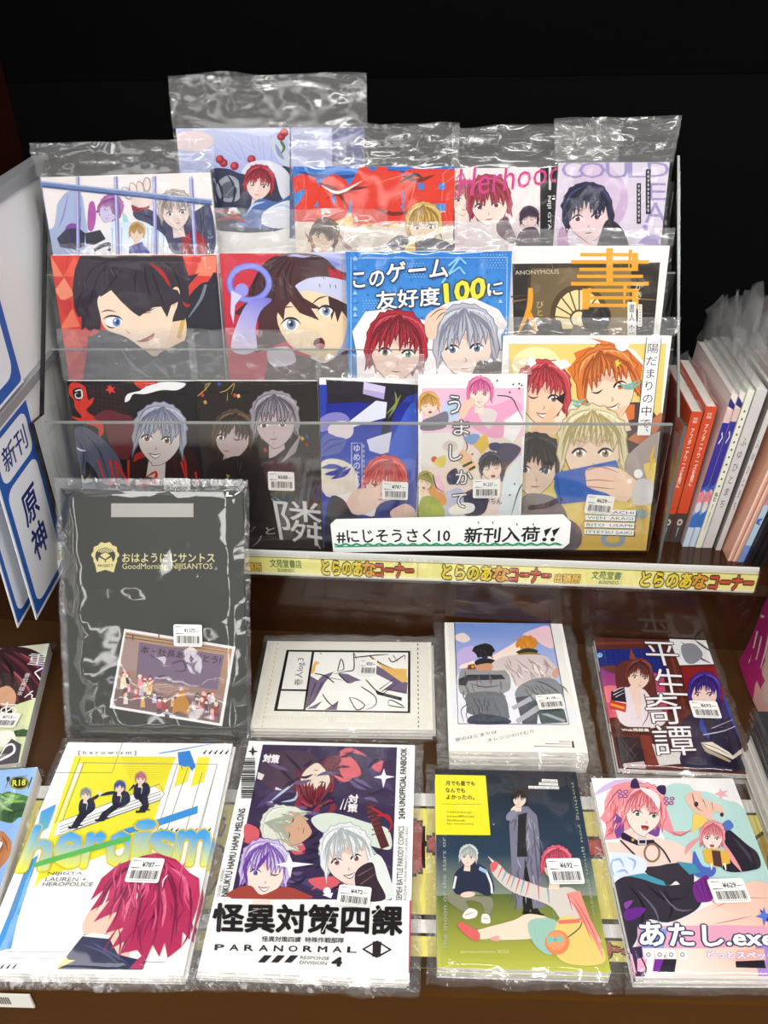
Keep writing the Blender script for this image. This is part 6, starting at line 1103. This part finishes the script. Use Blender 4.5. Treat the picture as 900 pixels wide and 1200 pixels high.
# ------------------------------------------------------------------ books standing at the right, spines out
GS = 'sleeved books standing at the right end'
def standing(x, y, th, h, d, lean, cover, spine_fn, label, z=.1258, flap=.05, band=None, seed=1, cov2=None, back=0.):
    mw = Matrix.Translation((x, y, z)) @ Matrix.Rotation(math.radians(lean), 4, 'Y') @ Matrix.Rotation(math.radians(back), 4, 'X')
    root = empty('standing_book', mw); tag(root, label, 'book', GS); c = MB(); k = .0006
    # x thickness, y depth (spine at y=0), z height
    c.box(0, k, 0, d, 0, h, col=lin(cover)); c.box(th - k, th, 0, d, 0, h, col=lin(cov2 or cover)); c.box(k, th - k, 0, k, 0, h, col=lin(cover))
    a = Art(th, h, (0, 0, 100, 0, 100, 1000, 0, 1000)); spine_fn(a)
    n0 = len(c.v); c.v += [(px + th / 2, -pz - 2e-5, py) for px, py, pz in a.b.v]; c.f += [tuple(n0 + i for i in f) for f in a.b.f]; c.c += a.b.c; c.m += a.b.m
    c.build('cover', M_PRINT, root)
    p = MB(); p.box(k + 1e-4, th - k - 1e-4, k + 1e-4, d - .001, .0008, h - .0008); p.build('page_block', M_PAPER, root)
    sl = MB(); rnd = random.Random(seed); off = Vector((seed * 3.1, seed * 1.7, 0)); nz, nyy = 16, 12; nf = 8
    zs = [h * i / nz for i in range(nz + 1)] + [h + flap * (i + 1) / nf for i in range(nf)]
    for sg, xx in ((-1, -.0012), (1, th + .0012)):
        n0 = len(sl.v)
        for j, zz in enumerate(zs):
            for i in range(nyy + 1):
                yy = -.0015 + (d + .004) * i / nyy; f = max(0, (zz - h) / flap)
                nn = mnoise.noise(Vector((yy * 40, zz * 40, sg)) + off); pk = (.45 + 1.1 * abs(mnoise.noise(Vector((yy * 22 + seed, 1.3, 0)))))
                sl.v.append((xx * (1 - f) + th / 2 * f + nn * (.0006 + .008 * f), yy, h * (1 if zz > h else zz / h) + (zz - h) * pk if zz > h else zz)); 
        W = nyy + 1
        for j in range(len(zs) - 1):
            for i in range(nyy): sl.f.append((n0 + j * W + i, n0 + j * W + i + 1, n0 + (j + 1) * W + i + 1, n0 + (j + 1) * W + i)); sl.c.append(None); sl.m.append(1 if zs[j] >= h - 1e-6 else 0)
    n0 = len(sl.v)
    for zz in zs[:nz + 1]: sl.v += [(-.0012, -.0018, zz), (th + .0012, -.0018, zz)]
    for j in range(nz): sl.f.append((n0 + j * 2, n0 + j * 2 + 1, n0 + j * 2 + 3, n0 + j * 2 + 2)); sl.c.append(None); sl.m.append(0)
    sl.build('plastic_sleeve', [M_FILM, M_STANDFLAP], root, True); return root
def sp_orange(a):
    a.r('#d8522e', 0, 0, 100, 1000); a.r('#4c4644', 0, 770, 100, 1000); a.t('#f6e6da', 'ア\nフ\nタ\nー\nア\nワ\nー\nズ\nを\n君\nに', (34, 120, 66, 560), .02, line=.9); a.t('#f6e6da', '短\n編', (30, 40, 70, 80), .0); a.e('#d9cfc4', 50, 840, 26, 26); a.e('#4c4644', 50, 840, 12, 12); a.ls('#cfc6bc', [[50, 880, 50, 960]], 14)
def sp_navy(a):
    a.r('#e9c9c4', 0, 0, 100, 1000); a.r('#f2e6e0', 0, 0, 100, 90); a.p('#2c2a7a', [0, 20, 100, 60, 100, 90, 0, 70]); a.r('#33309a', 0, 170, 100, 600); a.p('#3a6ac8', [0, 600, 100, 560, 100, 620, 60, 590, 40, 640, 0, 610]); a.p('#e58a94', [0, 640, 50, 600, 100, 640, 100, 690, 0, 690]); a.r('#8fb8e6', 0, 690, 100, 860); a.e('#e9dcd8', 50, 720, 40, 40); a.p('#3f78cc', [0, 780, 100, 740, 100, 860, 0, 860]); a.r('#cfe0f2', 0, 860, 100, 1000); a.l('#f3f0f6', 14, [40, 230, 70, 260, 40, 300], 0, False)
def sp_cream(a):
    a.r('#eef0dc', 0, 0, 100, 1000)
    for i in range(11): a.e('#3a3c38', 50, 120 + i * 46, 15, 7, n=8)
    a.t('#3a3c38', 'ね\nむ', (24, 620, 76, 680), .03); a.ls('#6a6c64', [[50, 700, 50, 740], [50, 750, 50, 880]], 16)
def sp_white(a):
    a.r('#d8d6d4', 0, 0, 100, 1000); a.t('#4a484a', 'ふ\nゆ\nひ\nと\nま\nち', (24, 280, 76, 720), .01, line=1.3)
def sp_peach(a): a.r('#e9a98c', 0, 0, 100, 1000); a.r('#f3d6c6', 0, 0, 44, 1000)
def sp_sky(a): a.r('#b9d4e4', 0, 0, 100, 1000); a.p('#5a78c8', [0, 360, 100, 330, 100, 420, 0, 430]); a.p('#e58a9a', [0, 560, 100, 540, 100, 600, 0, 610]); a.p('#3f5ab8', [10, 700, 90, 690, 50, 720, 90, 740, 10, 730]); a.r('#7f98d8', 0, 880, 100, 1000)
def sp_black(a): a.r('#1d1b1c', 0, 0, 100, 1000); a.ls('#8a7a70', [[50, 600, 50, 680]], 14)
S = standing
S(.2955, .884, .0125, .180, .125, 2.8, '#d8522e', sp_orange, 'orange-spined book nearest the clear rack', flap=.014, seed=3)
S(.3087, .883, .0125, .187, .125, 3.0, '#d8522e', sp_orange, 'second orange-spined book, right of the first', flap=.016, seed=4)
S(.3225, .874, .0072, .207, .144, 4.8, '#e6d2cd', sp_navy, 'navy and pink spined book right of the orange pair', flap=.085, seed=7)
S(.3304, .874, .0068, .209, .144, 4.8, '#d9dce2', sp_navy, 'second navy and pink spined book beside the cream one', flap=.075, seed=9)
S(.3378, .872, .0072, .213, .146, 4.8, '#dfe6d6', sp_cream, 'cream-spined book with a column of black dots', flap=.09, seed=12)
S(.3458, .872, .0120, .214, .146, 5.0, '#d2d0d0', sp_white, 'thick white-spined book with handwritten characters', flap=.08, seed=15)
S(.3606, .867, .0062, .214, .146, 5.6, '#8e8880', sp_white, 'grey-spined book between the white and peach spines', flap=.10, seed=19)
S(.3620, .842, .0052, .200, .020, 7.6, '#e9a98c', sp_peach, 'thin peach-spined booklet standing forward', flap=.05, seed=22) if 0 else None
S(.3690, .846, .0050, .210, .146, 8.2, '#e9a98c', sp_peach, 'thin peach-spined book, left of the pair', flap=.09, seed=22)
S(.3746, .845, .0050, .210, .146, 8.4, '#e9b49c', sp_peach, 'thin peach-spined book, right of the pair beside the pale blue spine', flap=.08, seed=25)
S(.3802, .844, .0072, .210, .146, 8.6, '#b9d4e4', sp_sky, 'pale blue spined book right of the peach pair', flap=.10, seed=28)
for i in range(3): S(.3890 + i * .0066, .840 - .003 * i, .0058, .205, .146, 9.5, '#1d1b1c', sp_black, ('black-spined book beside the pale blue spine', 'middle one of three black spines at the right edge', 'rightmost of three black spines at the right edge')[i], flap=.08, seed=31 + i)

# pile of flat books and an upright magazine at the right edge
GP = 'pile of books at the right edge'
z = 0.0004
PL = ('bottom book of the pile at the right edge', 'second white-edged book from the bottom of the right pile', 'third white-edged book from the bottom of the right pile', 'white-edged book right under the three dark ones', 'lowest of three dark-spined books on the right pile', 'middle one of three dark-spined books on the right pile', 'topmost dark-spined book on the right pile')
r = random.Random(8)
for i, l in enumerate(PL):
    th = .0118; dark = i >= 4; x0 = .3485 + .0008 * i; o = empty('pile_book', Matrix.Translation((x0, .435, z)) @ Matrix.Rotation(math.radians(r.uniform(-.6, .6)), 4, 'Z')); tag(o, l, 'book', GP)
    w, d = .148, .208; c = MB(); cc = lin('#2a2c2e' if dark else '#dcdad6'); c.box(0, w, 0, d, 0, .0006, col=cc); c.box(0, w, 0, d, th - .0006, th, col=cc)
    if dark:
        pr = [(0, 0, th / 2 + (th / 2) * math.cos(t)) if 0 else (-.004 * math.sin(t), 0, th / 2 - (th / 2) * math.cos(t)) for t in (math.pi * k / 8 for k in range(9))]; c.prism(pr, (0, d, 0), col=cc)
    c.build('cover', M_PRINT, o)
    p = MB(); p.box(.0008, w - .001, .0008, d - .0008, .0007, th - .0007); p.build('page_block', M_PAPER, o)
    s2 = MB(); ny = 20
    for k in range(ny + 1):
        y = -.003 + (d + .009) * k / ny
        for q in range(7):
            t = math.pi * q / 6; s2.v.append((-.0055 * math.sin(t) - .0008 + .0008 * mnoise.noise(Vector((y * 90, q * .8, i * 3.))), y, th / 2 - (th / 2 + .0001) * math.cos(t)))
    for k in range(ny):
        for q in range(6): s2.f.append((k * 7 + q, k * 7 + q + 1, k * 7 + q + 8, k * 7 + q + 7)); s2.c.append(None); s2.m.append(0)
    s2.build('plastic_sleeve', M_FILM, o, True); z += th + .0006
def art_magazine(a):
    a.r('#b0246c', 0, 0, 400, 600); a.s('#8a2a80', [0, 90, 60, 120, 90, 240, 60, 330, 0, 340]); a.s('#d8a6a0', [90, 40, 180, 60, 400, 0, 400, 600, 150, 600, 120, 420, 180, 300]); a.s('#5a3a7a', [150, 200, 220, 160, 300, 220, 260, 320, 180, 360]); a.s('#cfb8a8', [60, 330, 130, 300, 210, 330, 260, 420, 200, 560, 120, 500]); a.ls('#efe3e2', [[20, 470, 50, 560], [50, 450, 80, 540], [90, 420, 110, 520], [120, 400, 140, 480], [10, 420, 30, 400]], 14, 1); a.e('#e9d6de', 60, 180, 18, 20); a.e('#c02a74', 60, 180, 10, 12); a.e('#e3cdd6', 110, 110, 22, 22); a.ls('#7a4a4a', [[190, 400, 210, 392], [236, 400, 256, 396], [200, 460, 230, 470]], 6, 1)
w, h = .175, .235; a = Art(w, h, (0, 0, 400, 0, 400, 600, 0, 600)); art_magazine(a)
root = empty('magazine', Matrix.Translation((.3965, .806, .0005)) @ Matrix.Rotation(math.radians(10), 4, 'Y')); tag(root, 'upright magenta magazine with a wavy spine at the right edge', 'magazine')
c = MB()
wav = lambda y, z: .004 * math.sin(z * 42) + .003 * math.sin(y * 30)
ny, nz_ = 10, 14
def mp(px, py, pz): yy = -(px + w / 2) + .010 * math.sin(py * 26) * (1 - (px + w / 2) / w); return (-pz + wav(yy, py), yy, py)
for sx_ in (0, .003):
    n0 = len(c.v)
    for j in range(nz_ + 1):
        for i in range(ny + 1): q = mp(-w / 2 + w * i / ny, h * j / nz_, 0); c.v.append((q[0] + sx_ + .0004, q[1], q[2]))
    for j in range(nz_):
        for i in range(ny): c.f.append((n0 + j * (ny + 1) + i, n0 + j * (ny + 1) + i + 1, n0 + (j + 1) * (ny + 1) + i + 1, n0 + (j + 1) * (ny + 1) + i)); c.c.append(lin('#b0246c')); c.m.append(0)
# the printed sheet is cut into a fine grid by splitting each shape in horizontal bands so that it follows the wave
for f, col in zip(a.b.f, a.b.c):
    P = [a.b.v[i] for i in f]
    for j in range(nz_):
        for i in range(ny):
            q = P
            for ax, lim, sg in ((0, -w / 2 + w * i / ny, 1), (0, -w / 2 + w * (i + 1) / ny, -1), (1, h * j / nz_, 1), (1, h * (j + 1) / nz_, -1)):
                o_ = []
                for k in range(len(q)):
                    A, B = q[k - 1], q[k]; ia, ib = (A[ax] - lim) * sg >= 0, (B[ax] - lim) * sg >= 0
                    if ia != ib: t = (lim - A[ax]) / (B[ax] - A[ax]); o_.append(tuple(A[m_] + t * (B[m_] - A[m_]) for m_ in range(3)))
                    if ib: o_.append(B)
                q = o_
                if len(q) < 3: break
            if len(q) >= 3: c.face([mp(*p) for p in q], col)
c.build('cover', M_PRINT, root)
s2 = MB()
for j in range(nz_ + 1):
    for i in range(ny + 1): q = mp(-w / 2 + w * i / ny, h * j / nz_, .003); s2.v.append(q)
for j in range(nz_):
    for i in range(ny): s2.f.append((j * (ny + 1) + i, j * (ny + 1) + i + 1, (j + 1) * (ny + 1) + i + 1, (j + 1) * (ny + 1) + i)); s2.c.append(None); s2.m.append(0)
s2.build('plastic_sleeve', M_FILM, root, True)

# ------------------------------------------------------------------ handwritten card on the rack front
cw, ch = .277, .048
a = Art(cw, ch, (388, 606, 668, 600, 672, 642, 388, 650)); a.crop(370, 590, 2.8125)
# layout in the card's own frame
a.t('#1d1d22', '#にじそうさく10', [66, 82, 456, 78, 456, 126, 70, 132], .016); a.t('#1d1d22', '新刊入荷', [506, 74, 746, 70, 748, 122, 504, 128], .02)
for x in (770, 796): a.p('#1d1d22', [x - 10, 82, x + 14, 72, x - 2, 106]); a.e('#1d1d22', x - 4, 115, 7)
a.l('#2f9a6a', 7, [v for i in range(40) for v in (58 + i * 19.6, 138 - i * .18 + (4 if i % 2 else -3))], 0, True); a.l('#2f9a6a', 5, [58, 146, 300, 140, 560, 138, 830, 134], 1)
for x, y in ((546, 52), (592, 52), (670, 58), (722, 58)): a.ls('#2f9a6a', [[x, y, x + 3, y + 9]], 7, 1)
mb = MB(); k = .007
mb.prism([(-cw / 2 + k, 0, 0), (cw / 2 - k, 0, 0), (cw / 2, k, 0), (cw / 2, ch - k * 1.6, 0), (cw / 2 - k * 1.4, ch, 0), (-cw / 2 + k, ch, 0), (-cw / 2, ch - k, 0), (-cw / 2, k * .2, 0)], (0, 0, .0006), col=lin('#f6f8f6'))
merge(mb, a.b, .0007); cd = mb.build('handwritten_card', M_PRINT)
cd.matrix_world = Matrix.Translation((.038, .8318, .1485)) @ Matrix.Rotation(math.radians(2.0), 4, 'Y').inverted() @ Matrix.Rotation(math.radians(90), 4, 'X')
tag(cd, 'white handwritten card with green wavy underline on the rack front', 'sign')

# ------------------------------------------------------------------ white divider panel and hanging signs at the left
dv = empty('white_divider', Matrix.Translation((-.437, .88, .1258))); tag(dv, 'tall white divider panel with grey rails left of the clear rack', 'divider')
def dchild(mb, nm, m): o = mb.build(nm, m, dv); o.matrix_parent_inverse = dv.matrix_world.inverted(); return o
mb = MB(); mb.box(-.440, -.434, .8325, 1.05, .1258, .540); mb.box(-.440, -.434, .60, .8325, .343, .540); mb.box(-.440, -.434, .792, .8325, .1258, .343); dchild(mb, 'panel', M_WHITE)
M_RAIL = mat('grey_rail', '#8f9094', .35)
mb = MB(); mb.box(-.446, -.428, .60, 1.05, .5405, .546); mb.box(-.434, -.4285, .60, 1.05, .532, .5404); dchild(mb, 'rail', M_RAIL)
mb = MB(); mb.box(-.4339, -.4265, .60, 1.045, .343, .3535); dchild(mb, 'rail', M_RAIL)
def sign(x_top, x_bot, y0, y1, z0, z1, fn, label, ph):
    """plate facing +x, y0 = near edge"""
    w, h = y1 - y0, z1 - z0; lean = math.atan2(x_bot - x_top, h); a = Art(w, h, (0, 0, 200, 0, 200, ph, 0, ph)); fn(a)
    mb = MB(); mb.box(-w / 2, w / 2, 0, h, -.0012, 0, col=lin('#e8eaf0')); merge(mb, a.b, .00005); o = mb.build('hanging_sign', M_PRINT)
    ex = Vector((0, 1, 0)); ey = Vector((x_top - x_bot, 0, h)).normalized(); n = ex.cross(ey)
    mw = Matrix((ex, ey, n)).transposed().to_4x4(); mw.translation = Vector((x_bot, (y0 + y1) / 2, z0)); o.matrix_world = mw
    tag(o, label, 'sign', 'blue and white hanging signs'); return o
def rrect(x0, y0, x1, y1, r):
    o = []
    for cx, cy, s0 in ((x1 - r, y1 - r, 0), (x0 + r, y1 - r, 1), (x0 + r, y0 + r, 2), (x1 - r, y0 + r, 3)):
        for i in range(5): t = math.pi / 2 * (s0 + i / 4); o.append((cx + r * math.cos(t), cy + r * math.sin(t)))
    return o
def sg_main(a):
    a.p('#2a5cae', rrect(6, 10, 194, 550, 4)); a.p('#e9ebf2', rrect(24, 26, 176, 146, 26)); a.p('#e9ebf2', rrect(24, 164, 176, 530, 30))
    a.t('#1b2a6e', '新刊', (44, 54, 158, 122), .012); a.t('#1b2a6e', '原\n神', (66, 220, 136, 430), .022, line=1.1)
def sg_back(a):
    a.p('#2a5cae', rrect(6, 10, 194, 550, 4)); a.p('#e9ebf2', rrect(24, 26, 176, 530, 30)); a.ls('#1b2a6e', [[150, 160, 160, 200], [140, 260, 164, 280, 150, 320], [150, 380, 160, 420], [130, 470, 158, 480]], 12)
def sg_up(a):
    a.p('#2a5cae', rrect(4, 4, 196, 196 * .95, 6)); a.p('#e9ebf2', rrect(16, 16, 182, 172, 18)); a.t('#1b2a6e', '神', (90, 112, 150, 164), .05)
sign(-.4285, -.4325, .740, .848, .113, .3425, sg_main, 'blue bordered hanging sign nearest the black folder', 560)
sign(-.4480, -.4540, .735, .820, .105, .3425, sg_back, 'blue bordered hanging sign half hidden behind the nearest one', 560)
sign(-.4285, -.4285, .660, .852, .357, .5315, sg_up, 'blue bordered upper sign cut by the left border of the photo', 190)

# ------------------------------------------------------------------ yellow banner lying on the lower shelf under the books
w, h = 1.12, .186
a = Art(w, h, (0, 0, 1120, 0, 1120, 186, 0, 186)); a.r('#f2f0ea', 0, 0, 1120, 186); a.r('#3a2c14', 0, 16, 1120, 19); a.r('#efe27a', 0, 19, 1120, 186); a.r('#3a2c14', 0, 136, 1120, 141); a.r('#f4f2ee', 0, 141, 1120, 154); a.r('#3a2c14', 0, 154, 1120, 157); a.r('#efe27a', 0, 157, 1120, 176); a.r('#3a2c14', 0, 176, 1120, 186)
a.t('#b99a3a', 'とらのあ', (250, 34, 470, 122), .06, '#4a3a1a', .04); a.t('#c03a2a', 'コーナー', (500, 34, 724, 90), .08, '#2a1a14', .06); a.t('#b99a3a', 'とらのあ', (760, 34, 980, 122), .06, '#4a3a1a', .04)
for x in (420, 660, 900): a.t('#c0643a', 'コーナー', (x, 160, x + 84, 174), .08, '#3a1a10', .08)
mb = MB(); mb.box(-w / 2, w / 2, 0, h, -.0004, 0, col=lin('#efe27a')); merge(mb, a.b, .00002); bn = mb.build('paper_banner', M_PRINT)
bn.matrix_world = Matrix.Translation((.02, .414, .0005)); tag(bn, 'yellow printed banner lying on the lower shelf beneath the front books', 'banner')
